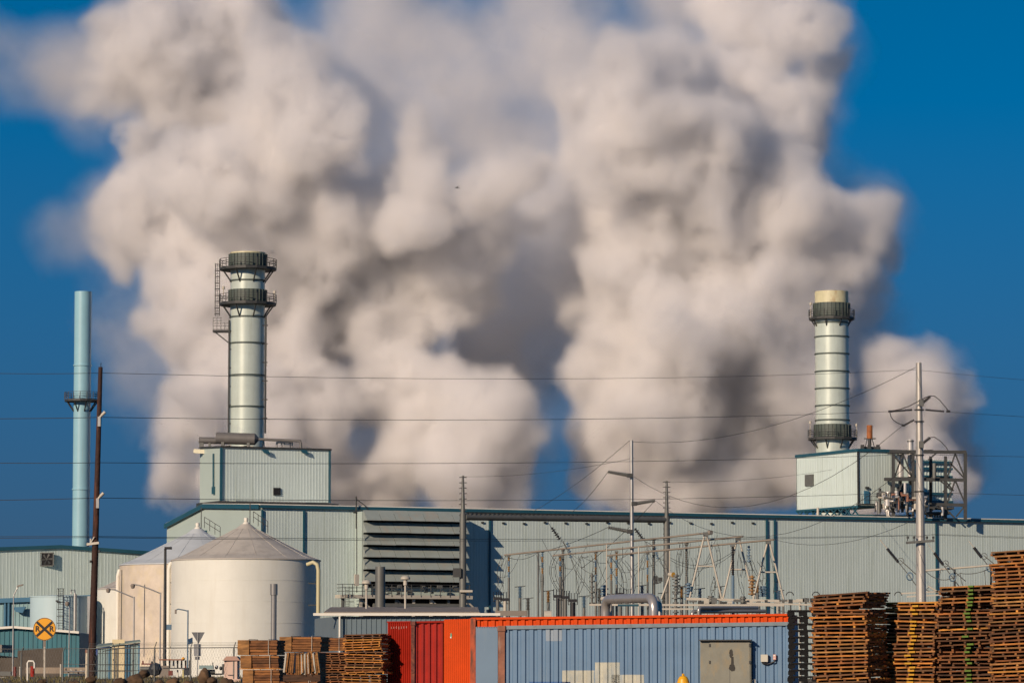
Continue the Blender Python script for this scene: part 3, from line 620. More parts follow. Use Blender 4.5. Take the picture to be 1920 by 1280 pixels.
b = MB(); q = P(141, 1113, 466); b.cyl((q.x, q.y, 1), (q.x, q.y, q.z), .22, n=10); b.tube([(q.x, q.y, q.z - .2), (q.x - .1, q.y, q.z + .5), (q.x - .5, q.y, q.z + .5), (q.x - .5, q.y, q.z)], .1, 8); b.build('vent_pipe', GALV, tkb)
for px, py in ((107, 1126),): b = MB(); b.box(P(px, py, 466), (.3, .3, .2)); b.build('nozzle', DARKST, tkb)
# white box rail for conduit
b = MB(); b.beam(P(146, 1100, 455) if False else P(167, 1275, 430), P(167, 1117, 430), .35); cp = b.build('conduit_post', GALV); tag(cp, 'thin pale conduit post just left of the wooden pole', 'post')
# ---------------------------------------------------------------- teal shed at left front
YS = 330
ts = thing('teal_shed', 'dark teal ribbed shed with a white roof edge behind the railroad sign', 'shed', (P(60, 1200, YS).x, YS, 0))
e1, e2, e3 = P(-80, 1183, YS), P(27, 1176, YS), P(149, 1186, YS)
b = MB(); b.corr((e1.x, YS), (e2.x, YS), -.2, lambda u: e1.z + (e2.z - e1.z) * u, .42, .06, (0, -1), rib=.2); b.corr((e2.x, YS), (e3.x, YS), -.2, lambda u: e2.z + (e3.z - e2.z) * u, .42, .06, (0, -1), rib=.2); b.build('front_wall', TEALW, ts)
b = MB(); b.prism([e1 + Vector((0, .1, 0)), e2 + Vector((0, .1, 0)), e3 + Vector((0, .1, 0)), (e3.x, YS + .1, 0), (e1.x, YS + .1, 0)], (0, 14, 0)); b.build('body', TEALW, ts)
b = MB()
for u, v in ((e1, e2), (e2, e3)): b.beam(u + Vector((0, -.25, .05)), v + Vector((0, -.25, .05)), .5, .2)
b.build('roof_edge', WHITE, ts)
# brown screened structure left of it
YK = 250
bs = thing('brown_lean_to', 'low brown lean-to with a grey roof at the left frame edge', 'lean-to', (P(20, 1240, YK).x, YK, 0))
b = MB(); a = P(-60, 1218, YK); c_ = P(40, 1222, YK); b.prism([(a.x, YK, 0), (c_.x, YK, 0), (c_.x, YK, c_.z - .4), (a.x, YK, a.z - .2)], (0, 5, 0)); b.build('wall', BROWNS, bs)
b = MB(); b.prism([(a.x, YK - .8, a.z - .15), (c_.x - 1.2, YK - .8, c_.z), (c_.x - 1.2, YK - .8, c_.z + .5), (a.x, YK - .8, a.z + .4)], (0, 6, 0)); b.build('roof', mat('grey_felt', (.25, .23, .20), .9), bs)
b = MB(); a = P(33, 1213, 246); c_ = P(118, 1213, 246); b.prism([(a.x, 246, .4), (c_.x, 246, .4), (c_.x, 246, c_.z), (a.x, 246, a.z - .2)], (0, .08, 0)); 
o = b.build('privacy_screen', BROWNS); tag(o, 'brown mesh privacy screen standing in front of the teal shed', 'screen')
# ---------------------------------------------------------------- grey-blue shed behind the containers
YG = 250
gs = thing('low_pump_house', 'grey blue low shed with a pale eave in front of the louvers', 'shed', (P(760, 1160, YG).x, YG, 0))
g0, g1, g2 = P(588, 1156, YG), P(632, 1155, YG), P(938, 1156, YG)
b = MB(); b.corr((g1.x, YG), (g2.x, YG), -.2, g1.z, .33, .05, (0, -1), rib=.2); b.build('front_wall', SHEDW, gs)
gl = P(590, 1155, 262); b = MB(); b.prism([(g1.x, YG, -.2), (g1.x, YG, g1.z), (gl.x, 262, g1.z), (gl.x, 262, -.2)], (.1, .1, 0)); b.build('end_wall', mat('shed_end_paint', (.15, .19, .21), .6), gs)
b = MB(); rt = P(620, 1140, 262); rt2 = P(896, 1140, 262)
b.prism([(g0.x, YG - .5, g1.z + .05), (g2.x, YG - .5, g1.z + .05), (g2.x, YG - .5, g1.z + .22), (g0.x, YG - .5, g1.z + .22)], (0, .3, 0)); b.build('eave', WHITE, gs)
b = MB(); b.prism([(g0.x + .7, YG - .3, g1.z + .2), (g2.x - 1.4, YG - .3, g1.z + .2), (rt2.x, 262, rt.z), (rt.x, 262, rt.z)], (0, 0, .1)); b.build('roof', SHEDR, gs)
b = MB(); b.cyl((P(637, 1160, YG - .4).x, YG - .4, 0), (P(637, 1160, YG - .4).x, YG - .4, g1.z), .07, n=8); b.build('downpipe', WHITE, gs)
for px, py, rr2, lab, cat in ((713, 1062, .38, 'thick grey round post rising in front of the louver deck', 'post'),):
    q = P(px, py, 270); b = MB(); b.cyl((q.x, q.y, 0), q, .36, n=16); b.cyl((q.x - .3, q.y, 5.3), (q.x - .3, q.y, 5.9), .7, n=12); tag(b.build('round_post', GREYST), lab, cat)
for px, py, lab in ((760, 1084, 'mushroom topped pale vent pipe in front of the louver deck'), (687, 1092, 'flat topped pale vent pipe left of the thick round post')):
    q = P(px, py, 258); v = thing('roof_vent_pipe', lab, 'vent pipe', (q.x, q.y, 5), 'vent pipes on the pump house roof')
    b = MB(); b.cyl((q.x, q.y, 4.5), (q.x, q.y, q.z - .3), .07, n=8); b.build('pipe', PALEST, v)
    b = MB(); b.lathe((q.x, q.y, q.z), [(.07, -.5), (.14, -.45), (.14, -.1), (.33, -.05), (.33, .08), (.2, .18), (0, .2)], n=16); b.build('cowl', PALEST, v)
# slim antenna and box left of the louvers
an_ = thing('antenna_mast', 'thin whip mast with a pale cabinet left of the louver hoods', 'mast', W(sL - 1.5, TF - 1.6, zd))
q = ont(669, 1070, TF - 1.6); b = MB(); b.cyl(ont(669, 1110, TF - 1.6), ont(669, 988, TF - 1.6), .07, n=6); b.build('whip', DARKST, an_)
b = MB(); b.box(ont(668.5, 1087, TF - 1.7), (.55, .4, 1.5), rz=GA); b.build('cabinet', PALEST, an_)
# ---------------------------------------------------------------- switchyard
def pole_px(name, label, cat, pts, Y, w0, w1, m, group=None, n=12, ground=True, parent=None):
    """round pole through (px, py) top to bottom, widths in photo pixels"""
    a = P(*pts[0], Y); c_ = P(*pts[1], Y)
    if ground: c_ = a + (c_ - a) * ((a.z - gz(a.x, Y)) / (a.z - c_.z))
    b = MB(); b.cyl(c_, a, M(w1, Y) / 2, M(w0, Y) / 2, n=n)
    if parent is not None: return b.build(name, m, parent)
    o = b.build(name, m); tag(o, label, cat, group); return o
YG1, YG2 = 415, 432
gn = thing('gantry', 'grey steel gantry of two stepped columns and a long tubular beam across the yard', 'gantry', (P(868, 1200, YG1).x, YG1, 0))
for px, yt, ym, Y in ((868, 891, 962, YG1), (1250, 901, 968, YG2)):
    a = P(px, ym, Y); b = MB(); b.cyl((a.x, Y, 0), a, .46, .36, n=14); b.build('column', GREYST, gn)
    t = P(px, yt, Y); b = MB(); b.cyl(a, t, .26, .12, n=10); b.build('mast_top', GREYST, gn)
    z = a.z - 8; k = 0
    while z < t.z and k < 40: b = MB(); b.beam((a.x - .42, Y - .1, z), (a.x + .42, Y - .1, z), .09); z += .6; k += 1; b.build('step_bolt', DARKST, gn)
b = MB(); b.cyl(P(872, 969, YG1), P(1248, 974, YG2), .36, n=14); b.build('beam', GREYST, gn)
b = MB(); p0, p1 = P(876, 963.5, YG1), P(1246, 969, YG2)
b.beam(p0 + Vector((0, 0, .12)), p1 + Vector((0, 0, .12)), .1)
for k in range(46):
    q = p0.lerp(p1, (k + .5) / 46); b.box(q - Vector((0, 0, .05)), (.42, .12, .3))
b.build('cable_tray', DARKST, gn)
b = MB(); q = P(857, 1073, YG1 - .5); b.box(q, (.9, .4, 1.0)); b.build('control_box', DARKST, gn); b = MB(); b.cyl(P(862, 1108, YG1 - .6), P(886, 1108, YG1 - .6), .16, n=8); b.build('side_pipe', PALEST, gn)
# tall line pole with post insulators
YP = 330
tp = thing('line_pole', 'tall slim silver pole with three angled post insulators in the switchyard', 'pole', (P(1184, 1200, YP).x, YP, 0))
a = P(1184, 825, YP); c_ = P(1185.5, 1165, YP); b = MB(); b.cyl((c_.x, YP, 0), a, M(9, YP) / 2, M(6.5, YP) / 2, n=14); b.build('shaft', GALV, tp)
PINS = []
for (x1, y1, x2, y2) in ((1181, 891, 1140, 884), (1189, 944, 1228, 938), (1181, 996, 1140, 988)):
    b = MB(); p = P(x1, y1, YP - .3); q = P(x2, y2, YP - .3); b.cyl(p, q, .15, .10, n=8)
    for k in range(12): m_ = p.lerp(q, (k + .5) / 12); b.cyl(m_ - (q - p) * .012, m_ + (q - p) * .012, .19, n=8)
    PINS.append(q); b.build('post_insulator', GREYST, tp)
    b = MB(); b.box(p, (.5, .4, .35)); b.build('clamp', DARKST, tp)
# bus tubes
YT = {1: (345, 322), 2: (338, 318), 3: (332, 314)}
tubes = {1: ((946, 1040), (1331, 998)), 2: ((1037, 1041), (1393, 1005)), 3: ((1140, 1041), (1451, 1011))}
TB = {}
for k, (p, q) in tubes.items():
    a = P(*p, YT[k][0]); c_ = P(*q, YT[k][1]); TB[k] = (a, c_); d = (c_ - a).normalized()
    b = MB(); b.cyl(a, c_, .085, n=10)
    if k == 1: b.cyl(c_ - d * .15, c_ + d * .2, .2, n=10)
    tag(b.build('bus_tube', BUSM), ['', 'longest and highest bus tube, ending above the left A-frame', 'middle bus tube, ending above the middle A-frame', 'lowest bus tube, ending above the right A-frame'][k], 'bus tube', 'rigid bus tubes of the switchyard')
def tube_at(k, px):
    a, c_ = TB[k]; pa_, pb2 = tubes[k][0][0], tubes[k][1][0]; return a.lerp(c_, (px - pa_) / (pb2 - pa_))
# A frames
for (ax, ay, lx, rx, by, cy), lab in zip(((1323, 999, 1292, 1354, 1122, 1061), (1384, 1007, 1355, 1414, 1122, 1067), (1441, 1013, 1412, 1470, 1122, 1072)), ('leftmost', 'middle', 'rightmost')):
    Y = 320; r = thing('a_frame', lab + ' of the three pale tubular A-frames under the bus tubes', 'support frame', P(ax, by, Y), 'tubular A-frames')
    for x_ in (lx, rx): b = MB(); b.cyl(P(x_, by + 3, Y), P(ax + (1.5 if x_ > ax else -1.5), ay + 1, Y), .085, n=8); b.build('leg', PALEST, r)
    f = (cy - ay) / (by - ay); b = MB(); b.cyl(P(ax + (lx - ax) * f, cy, Y), P(ax + (rx - ax) * f, cy, Y), .07, n=8); b.build('crossbar', PALEST, r)
    b = MB(); b.box(P(ax, ay + 2, Y), (.45, .3, .35)); b.build('head_plate', GREYST, r)
# posts with tall insulators; (px, ytop, yinsbottom, ybot, width, kind, tube)
posts = [(954, 1040, 1082, 1155, 4.5, 'br', 1), (1017, 1032, 1075, 1155, 4.8, 'br', 1), (1050.5, 1041, 1080, 1155, 5.0, 'br', 2), (1055.5, 1030, 1062, 1155, 4.5, 'gr', 1), (1117, 1035, 1090, 1155, 4.6, 'br', 2),
         (1146, 1042, 1087, 1155, 4.4, 'br', 3), (1156, 1033, 1095, 1155, 4.6, 'br', 2), (1214, 1036, 1090, 1155, 4.2, 'br', 3), (1225.5, 1009, 1068, 1155, 5.6, 'gr', 1), (1287, 1018, 1080, 1165, 5.2, 'gr', 2), (1374, 1022, 1078, 1140, 5.6, 'bk', 3)]
ordn = ['first', 'second', 'third', 'fourth', 'fifth', 'sixth', 'seventh', 'eighth', 'ninth', 'tenth', 'eleventh', 'twelfth', 'thirteenth', 'fourteenth', 'fifteenth', 'sixteenth', 'seventeenth', 'eighteenth', 'nineteenth', 'twentieth', 'twenty first', 'twenty second', 'twenty third', 'twenty fourth']
for i, (px, yt, yi, yb, wd, kd, tb) in enumerate(posts):
    q = tube_at(tb, px); Y = q.y; a = P(px, yt + 1, Y); m_ = P(px, yi, Y); r_ = M(wd, Y) / 2
    cl = {'br': 'brown and blue banded', 'gr': 'plain grey', 'bk': 'near black'}[kd]
    t = thing('bus_post', '%s bus tube post from the left, with %s insulator' % (ordn[i], cl), 'insulator post', (a.x, Y, 0), 'insulator posts under the bus tubes')
    b = MB(); b.cyl((a.x, Y, 0), (a.x, Y, m_.z), r_ * 1.05, n=10); b.build('pedestal', GREYST if kd != 'bk' else INSBL, t)
    n = 4; z = m_.z; H = a.z - m_.z
    for k in range(n):
        b = MB(); zz0 = z + H * k / n; zz1 = z + H * (k + 1) / n
        b.cyl((a.x, Y, zz0), (a.x, Y, zz1 - .1), r_ * .7, n=8)
        kk = zz0 + .06
        while kk < zz1 - .12: b.lathe((a.x, Y, kk), [(r_ * .7, 0), (r_ * 1.15, .04), (r_ * .7, .1)], n=10); kk += .16
        b.cyl((a.x, Y, zz1 - .1), (a.x, Y, zz1), r_ * 1.1, n=10)
        b.build('insulator', (INSBR if (k + i) % 2 else INSBL) if kd == 'br' else (GREYST if kd == 'gr' else INSB), t)
    b = MB(); b.box((a.x, Y, a.z), (r_ * 3, r_ * 3, .16)); b.build('cap_plate', GREYST, t)
for i, (px, yt, yb, Y, w_, m, lab) in enumerate(((1009, 1036, 1155, 350, 3, GREYST, 'slim dark bare pole between the first two bus posts'), (1137.5, 1020, 1120, 322, 2.6, PALEST, 'slim pale bare pole left of the silver U pipe'), (1197.5, 1025, 1155, 322, 2.6, PALEST, 'slim pale bare pole right of the tall line pole'), (1255.5, 1032, 1150, 322, 2.6, PALEST, 'slim pale bare pole in front of the right gantry column'))):
    pole_px('slim_pole', lab, 'pole', ((px, yt), (px, yb)), Y, w_, w_, m, n=8)
# floodlight on stay
fl = thing('floodlight', 'floodlight with amber painted reflection on a slanting pale stay beside the right gantry column', 'floodlight', P(1240, 1120, 318))
b = MB(); b.cyl(P(1240, 1122, 318), P(1256, 1078, 318), .08, n=8); b.build('stay', PALEST, fl)
b = MB(); q = P(1260, 1076, 317.6); b.cyl(q + Vector((-.25, .2, 0)), q + Vector((.1, -.2, -.05)), .16, .24, n=12); b.build('housing', PALEST, fl)
b = MB(); b.cyl(q + Vector((.1, -.205, -.05)), q + Vector((.115, -.225, -.05)), .22, n=12); b.build('lens', AMBER, fl)
fl2 = thing('floodlight', 'dark twin floodlight on the tall grey bus post near the line pole', 'floodlight', P(1229, 1092, 326))
for px in (1229, 1238): b = MB(); b.box(P(px, 1083 + (px - 1229) * .3, 326), (.38, .35, .36)); b.build('housing', DARKST, fl2)
b = MB(); b.beam(P(1224, 1094, 326), P(1240, 1091, 326), .1); b.box(P(1231, 1090, 326), (.2, .2, .4)); b.build('bracket', DARKST, fl2)
# lightning arresters and disc stacks
def disc_stack(px, y0, y1, Y, r, m, label, tilt=0):
    a = P(px, y0, Y); c_ = P(px + tilt, y1, Y); b = MB(); n = 6
    b.cyl(c_, a, r * .35, n=8)
    for k in range(n): q = a.lerp(c_, (k + .5) / n); d = (a - c_).normalized(); b.cyl(q - d * .06, q + d * .06, r * (1 if k % 2 else .75), n=12)
    o = b.build('disc_insulator', m); tag(o, label, 'insulator', 'disc insulators in the switchyard'); return o
disc_stack(1133, 1096, 1125, 330, .36, INSBL, 'blue disc stack standing left of the silver U pipe')
disc_stack(1291, 1092, 1125, 322, .36, INSBL, 'blue disc stack just left of the leftmost A-frame foot')
disc_stack(1431, 1098, 1118, 322, .40, INSBL, 'blue disc stack between the middle and right A-frame feet')
disc_stack(1110, 1074, 1135, 328, .26, GREYST, 'tall grey disc stack left of the blue one')
disc_stack(1268, 1076, 1112, 316, .36, GREYST, 'tall grey disc stack right of the floodlight on the pale stay')
disc_stack(1410, 1078, 1116, 316, .32, INSBR, 'brownish disc stack behind the middle A-frame')
disc_stack(1404, 1022, 1054, 318, .16, INSBL, 'long blue insulator hanging below the right bus tube')
disc_stack(1034, 988, 1011, 400, .22, INSB, 'black insulator string slanting below the gantry beam, left', 16)
disc_stack(1190, 990, 1012, 405, .22, INSB, 'black insulator string slanting below the gantry beam, right of the line pole', 17)
disc_stack(1063, 1016, 1046, 400, .2, INSBL, 'blue insulator string slanting down left of centre', 8)
disc_stack(1226, 1020, 1048, 400, .18, INSBL, 'blue insulator string slanting down beside the tall grey post', 8)
disc_stack(1267, 1108, 1160, 312, .34, GREYST, 'fat grey bushing right of the U pipe')
disc_stack(1333, 1116, 1136, 315, .34, GREYST, 'small grey bushing under the leftmost A-frame')
disc_stack(1393, 1117, 1134, 315, .28, GREYST, 'small grey bushing under the middle A-frame')
# disconnect switches: black loops on short posts
for i, (px, py, s_) in enumerate(((933, 1118, 1), (947, 1120, 1.2), (1046, 1114, 1.1), (1060, 1116, 1), (1074, 1122, 1.2), (1163, 1110, .9), (1176, 1112, .9))):
    Y = 326; c_ = P(px, py, Y); t = thing('disconnect_switch', ordn[i] + ' black looped switch from the left behind the red container roof', 'switch', (c_.x, Y, 0), 'black looped disconnect switches')
    for dx in (-.22, .22):
        b = MB(); h = .42 * s_; w_ = .13
        x = c_.x + dx * s_; b.tube([(x - w_, Y, c_.z - h), (x - w_, Y, c_.z + h), (x + w_, Y, c_.z + h), (x + w_, Y, c_.z - h), (x - w_, Y, c_.z - h)], .035, 6); b.build('loop', INSB, t)
    b = MB(); b.box((c_.x, Y, c_.z - .15), (.7, .3, .25)); b.build('head', INSB, t)
    b = MB(); b.cyl((c_.x, Y, 0), (c_.x, Y, c_.z - .3), .16 if i != 4 else .24, n=10); b.build('post', [GREYST, PALEST, INSB, GREYST, INSB, GREYST, GREYST][i], t)
# tie beams at the foot of the A frames
for i, (x1, y1, x2, y2, Y, w_, lab) in enumerate(((1287, 1122, 1560, 1128, 316, .2, 'upper pale beam carrying the A-frames'), (1400, 1130, 1560, 1134, 312, .14, 'lower thin beam right of the A-frames'), (1105, 1133, 1470, 1134, 310, .16, 'long low beam behind the silver U pipe'), (1240, 1141, 1300, 1141, 300, .12, 'short low beam right of the U pipe'))):
    b = MB(); b.beam(P(x1, y1, Y), P(x2, y2, Y), w_); o = b.build('tie_beam', PALEST); tag(o, lab, 'beam')
rr_ = random.Random(9)
for i in range(17):
    px = 1300 + i * 14 + rr_.uniform(-4, 4); Y = 314; py = rr_.uniform(1124, 1131); q = P(px, py, Y); b = MB(); b.cyl((q.x, Y, 0), q, rr_.uniform(.05, .12), n=8); b.box((q.x, Y, q.z), (rr_.uniform(.2, .7), .3, rr_.uniform(.15, .5)))
    o = b.build('yard_bracket', [GREYST, DARKST, PALEST][i % 3]); tag(o, 'short bracketed post under the A-frame beams', 'post', 'short posts under the A-frame beams')
for px in (1481, 1530, 1684):
    q = P(px, 1118, 312); b = MB(); b.tube([q + Vector((.3 * cos(t), 0, .3 * sin(t) + .1)) for t in [pi * k / 8 for k in range(9)]], .04, 6); o = b.build('lifting_hook', DARKST); tag(o, {1481: 'small bent hook above the black plastic stack', 1530: 'small bent hook left of the first wooden pallet tower', 1684: 'small bent hook above the brown pallet stack edge'}[px], 'hook')
# ---------------------------------------------------------------- wires
def wire(name, label, pts, r, group='overhead power lines crossing the whole picture', cat='power line', m=None):
    b = MB(); b.tube(pts, r, 5); o = b.build(name, m or WIRE); tag(o, label, cat, group); return o
YW, YR = 160, 250
def line(pxs, r=.028):
    pts = []
    for (a, c_) in zip(pxs[:-1], pxs[1:]):
        n = 10; A_ = P(*a[:2], a[2]); B_ = P(*c_[:2], c_[2]); sg = a[3]
        pts += arc(A_, B_, sg, n)[: n]
    pts.append(P(*pxs[-1][:2], pxs[-1][2])); return pts
wire('overhead_wire', 'topmost thin wire running from the wooden pole top to the steel pole top', line([(-200, 692, 160, .1), (188, 699, YW, .42), (1718, 693, YR, .25), (2300, 730, 260, 0)]), .011)
wire('overhead_wire', 'second wire from the top, level with the horizontal insulators of the steel pole', line([(-200, 783, 160, .05), (190, 782, YW, .30), (1672, 771, YR - .2, 0)]), .0135)
wire('overhead_wire', 'wire leaving the steel pole to the right below its upper arced jumper', line([(1775, 772, YR, 0), (1920, 781, 255, 0), (2300, 800, 262, 0)]), .0135)
wire('overhead_wire', 'third wire from the top, crossing the left roof box', line([(-200, 864, 160, .05), (190, 867, YW, .25), (1718, 851, YR, .1), (2300, 858, 260, 0)]), .013)
wire('overhead_wire', 'fourth wire from the top, just above the hall roof', line([(-200, 937, 160, .05), (184, 933, YW, .30), (1724, 922, YR, .1), (2300, 932, 260, 0)]), .013)
wire('overhead_wire', 'upper of the two closely paired lowest wires', line([(-200, 1006, 160, .0), (180, 1005, YW, .18), (1702, 1003, YR, .05), (1752, 1001, YR, .1), (2300, 1011, 260, 0)]), .011)
wire('overhead_wire', 'lower of the two closely paired lowest wires', line([(-200, 1010, 160, .0), (180, 1007, YW, .24), (1712, 1003.5, YR - .4, .05), (1742, 1002, YR - .4, .1), (2300, 1015, 260, 0)]), .011)
tl = 'tap wires from the steel pole to the switchyard'
def tap(a, c_, sag, lab, r=.018): 
    b = MB(); b.tube(arc(a, c_, sag, 14), r, 5); o = b.build('tap_wire', WIRE); tag(o, lab, 'wire', tl)
tap(P(1718, 688, YR), P(1188, 828, YP), 1.6, 'highest tap wire, from the steel pole top to the line pole top')
tap(P(1693, 797, YR - .5), P(1188, 893, YP), 4.0, 'tap wire sagging across the right stack to the line pole')
tap(P(1719, 858, YR), PINS[1], 4.2, 'tap wire crossing the right roof box down to the line pole')
tap(P(1718, 972, YR), P(1452, 1011, 316), 1.0, 'lowest tap wire, ending on the lowest bus tube', .016)
tap(P(1180, 826, YP), P(1000, 958, 415), .4, 'tap wire slanting left from the line pole top', .022)
tap(PINS[0], P(1072, 960, 415), .3, 'tap wire slanting down from the upper left post insulator', .025)
tap(PINS[1], P(1090, 1065, 350), .3, 'tap wire slanting down left from the right post insulator', .025)
tap(PINS[2], P(985, 1040, 350), .3, 'tap wire slanting down from the lower left post insulator', .025)
tap(P(868, 893, 415), P(1190, 858, YP), .5, 'faint wire from the left gantry mast to the line pole', .018)
tap(P(1250, 903, 432), P(1560, 880, 520), .5, 'faint wire from the right gantry mast toward the right roof box', .018)
tap(P(1033, 988, 400), P(1026, 975, 417), .0, 'short link from the gantry beam to the left black string', .03)
rr_ = random.Random(21); jc = 'droop jumpers between bus tubes, insulators and switches'
jl = [((954, 1040), (933, 1112), 1.2), ((954, 1041), (947, 1112), -.6), ((940, 1040), (930, 1105), .3), ((946, 1041), (1009, 1035), .8), ((1052, 1011), (1038, 1040), .3), ((1052, 1011), (1090, 1050), .5), ((1055, 1012), (1110, 1075), 1.0), ((1071, 1048), (1086, 1115), .2),
      ((1090, 1045), (1086, 1115), -.6), ((1090, 1045), (1100, 1042), .6), ((1090, 1042), (1178, 1038), 1.2), ((1117, 1040), (1137, 1092), .4), ((1050, 1041), (1046, 1108), 1.0), ((1038, 1042), (1046, 1108), -.9), ((1037, 1043), (1060, 1108), -1.2), ((1146, 1045), (1163, 1104), .8), ((1137, 1045), (1176, 1106), .9),
      ((1208, 1014), (1225, 1030), .5), ((1210, 1014), (1250, 1052), .6), ((1210, 1016), (1232, 1060), -.5), ((1214, 1040), (1238, 1085), .6), ((1235, 1050), (1250, 1095), .4), ((1272, 1015), (1280, 1075), .2), ((1279, 1015), (1273, 1092), .4), ((1255, 1044), (1376, 1032), 1.6), ((1258, 1050), (1376, 1036), 1.7),
      ((1335, 1015), (1338, 1062), -.4), ((1338, 1080), (1333, 1115), .4), ((1337, 1080), (1341, 1105), .2), ((1384, 1030), (1388, 1080), .2), ((1386, 1035), (1393, 1115), -.5), ((1390, 1090), (1395, 1117), .1), ((1409, 1040), (1420, 1080), -.4), ((1411, 1050), (1431, 1098), .2), ((1400, 1040), (1412, 1078), .2),
      ((1428, 1130), (1480, 1148), .2), ((1056, 1015), (1136, 1130), 1.4), ((1078, 1068), (1128, 1130), .5)]
for (a, c_, sg) in jl:
    Y = 324 if a[0] > 1100 else 334; b = MB(); A_ = P(*a, Y); B_ = P(*c_, Y); sd_ = Vector((sg * .6 * (1 if abs(a[0] - c_[0]) < 20 else 0), 0, 0))
    b.tube(arc(A_, B_, abs(sg) * .6 if abs(a[0] - c_[0]) >= 20 else 0, 12, sd_), .02, 5); o = b.build('jumper_cable', WIRE if rr_.random() < .6 else GREYST); tag(o, 'thin drooping jumper cable among the insulator posts', 'cable', jc)
# hanging conductor pairs with spacers under the tubes
rr_ = random.Random(55)
for i, (x1, y1, x2, y2, bow) in enumerate(((942, 1041, 936, 1100, -.5), (1006, 1040, 1012, 1110, .3), (1042, 1044, 1050, 1108, -.9), (1084, 1042, 1080, 1112, .7), (1108, 1040, 1104, 1084, .5), (1150, 1050, 1168, 1108, .6), (1165, 1050, 1182, 1110, .8), (1206, 1045, 1200, 1112, -.4),
        (1236, 1046, 1244, 1110, .6), (1276, 1020, 1270, 1080, -.4), (1296, 1045, 1302, 1118, .4), (1338, 1018, 1342, 1064, .35), (1340, 1082, 1334, 1116, -.3), (1386, 1040, 1390, 1082, .3), (1398, 1050, 1404, 1110, .4), (1420, 1052, 1428, 1096, .5), (1444, 1040, 1450, 1112, .3))):
    Y = rr_.uniform(318, 336); A2, B2 = P(x1, y1, Y), P(x2, y2, Y); t = thing('conductor_pair', 'twin drooping conductors with small spacers among the bus posts', 'cable', B2, 'hanging conductor pairs in the switchyard')
    L1 = arc(A2, B2, 0, 10, Vector((bow * .6, 0, 0))); L2 = [p + Vector((.3, 0, 0)) for p in L1]
    for L_ in (L1, L2): b = MB(); b.tube(L_, .022, 5); b.build('conductor', DARKST, t)
    for k in (3, 7): b = MB(); b.beam(L1[k], L2[k], .04); b.build('spacer', DARKST, t)
for i in range(16):
    x1 = rr_.uniform(960, 1420); y1 = rr_.uniform(1000, 1050); x2 = x1 + rr_.uniform(-80, 80); y2 = rr_.uniform(1050, 1125); Y = rr_.uniform(320, 380)
    b = MB(); b.tube(arc(P(x1, y1, Y), P(x2, y2, Y), rr_.uniform(.1, 1.2), 12), .02, 5); tag(b.build('jumper_cable', DARKST), 'thin drooping jumper cable among the insulator posts', 'cable', jc)
for i, (px, yt, yb) in enumerate(((975, 1100, 1150), (990, 1122, 1150), (1028, 1108, 1150), (1095, 1118, 1150), (1124, 1104, 1150), (1148, 1114, 1140), (1204, 1098, 1150), (1244, 1112, 1150), (1278, 1100, 1150), (1312, 1104, 1130), (1350, 1100, 1128), (1420, 1090, 1128), (1460, 1108, 1130))):
    Y = 340; q = P(px, yt, Y); t = thing('yard_apparatus', 'low ribbed apparatus post among the bus posts', 'apparatus', (q.x, Y, 0), 'low apparatus posts in the switchyard'); b = MB(); b.cyl((q.x, Y, 0), (q.x, Y, q.z - 1), .14, n=8); b.build('post', GREYST, t)
    b = MB(); kk = q.z - 1
    while kk < q.z: b.lathe((q.x, Y, kk), [(.09, 0), (.2, .05), (.09, .12)], n=10); kk += .13
    b.cyl((q.x, Y, q.z - 1), q, .09, n=8); b.build('insulator', [INSBL, GREYST, INSBR][i % 3], t)
    b = MB(); b.beam((q.x - .5, Y, q.z), (q.x + .5, Y, q.z + .1), .07); b.build('arm', DARKST, t)
# double tap strings (conductor pair with spacers) hanging behind the pallets
for i, (x1, y1, x2, y2, x3, y3, lab) in enumerate(((1649, 1010, 1706, 1080, 1717, 1096, 'slanting insulator string left of the steel pole'), (1740, 1020, 1786, 1082, 1798, 1098, 'slanting insulator string right of the steel pole'), (1816, 1013, 1856, 1064, 1864, 1080, 'slanting insulator string nearest the right frame edge'))):
    Y = 300; t = thing('insulator_string', lab, 'insulator', P(x2, y2, Y), 'slanting insulator strings by the steel pole'); A_, B_, D_ = P(x1, y1, Y), P(x2, y2, Y), P(x3, y3, Y)
    b = MB(); b.tube([A_, A_.lerp(B_, .25)], .035, 6); b.build('link', PALEST, t)
    b = MB(); p, q = A_.lerp(B_, .25), A_.lerp(B_, .62); b.cyl(p, q, .07, n=8); d = (q - p).normalized(); n = 18
    for k in range(n): m_ = p.lerp(q, (k + .5) / n); b.cyl(m_ - d * .03, m_ + d * .03, .12, n=8)
    b.build('insulator', INSB, t)
    b = MB(); b.tube([q, B_, D_], .04, 6); off = Vector((.15, 0, .18)); b.tube([q + off, B_ + off * 1.4 + Vector((.2, 0, 0)), D_ + off + Vector((.4, 0, .2))], .04, 6); b.build('conductor', GREYST, t)
    b = MB(); c_ = A_.lerp(B_, .62) + Vector((.2, 0, .1)); b.tube([c_ + Vector((.24 * cos(a_), 0, .24 * sin(a_))) for a_ in [2 * pi * k / 12 for k in range(13)]], .03, 5); b.build('grading_ring', GREYST, t)
    b = MB(); b.tube([B_ + Vector((.25 * cos(a_), 0, .3 * sin(a_))) for a_ in [2 * pi * k / 10 for k in range(11)]], .06, 5); b.build('clamp', INSBL, t)
for px, yt, lab in ((1790, 1067, 'dark bus post right of the steel pole'), (1858, 1062, 'left of the two dark posts beside the tall pallet tower'), (1867.5, 1068, 'right of the two dark posts beside the tall pallet tower')):
    pole_px('dark_post', lab, 'post', ((px, yt), (px, 1110)), 302, 4, 4.4, INSB, n=8)
b = MB(); b.cyl(P(1736, 1069, 303), P(1873, 1058, 297), .08, n=8); tag(b.build('bus_tube', PALEST), 'thin pale bus tube behind the steel pole and right pallet towers', 'bus tube')
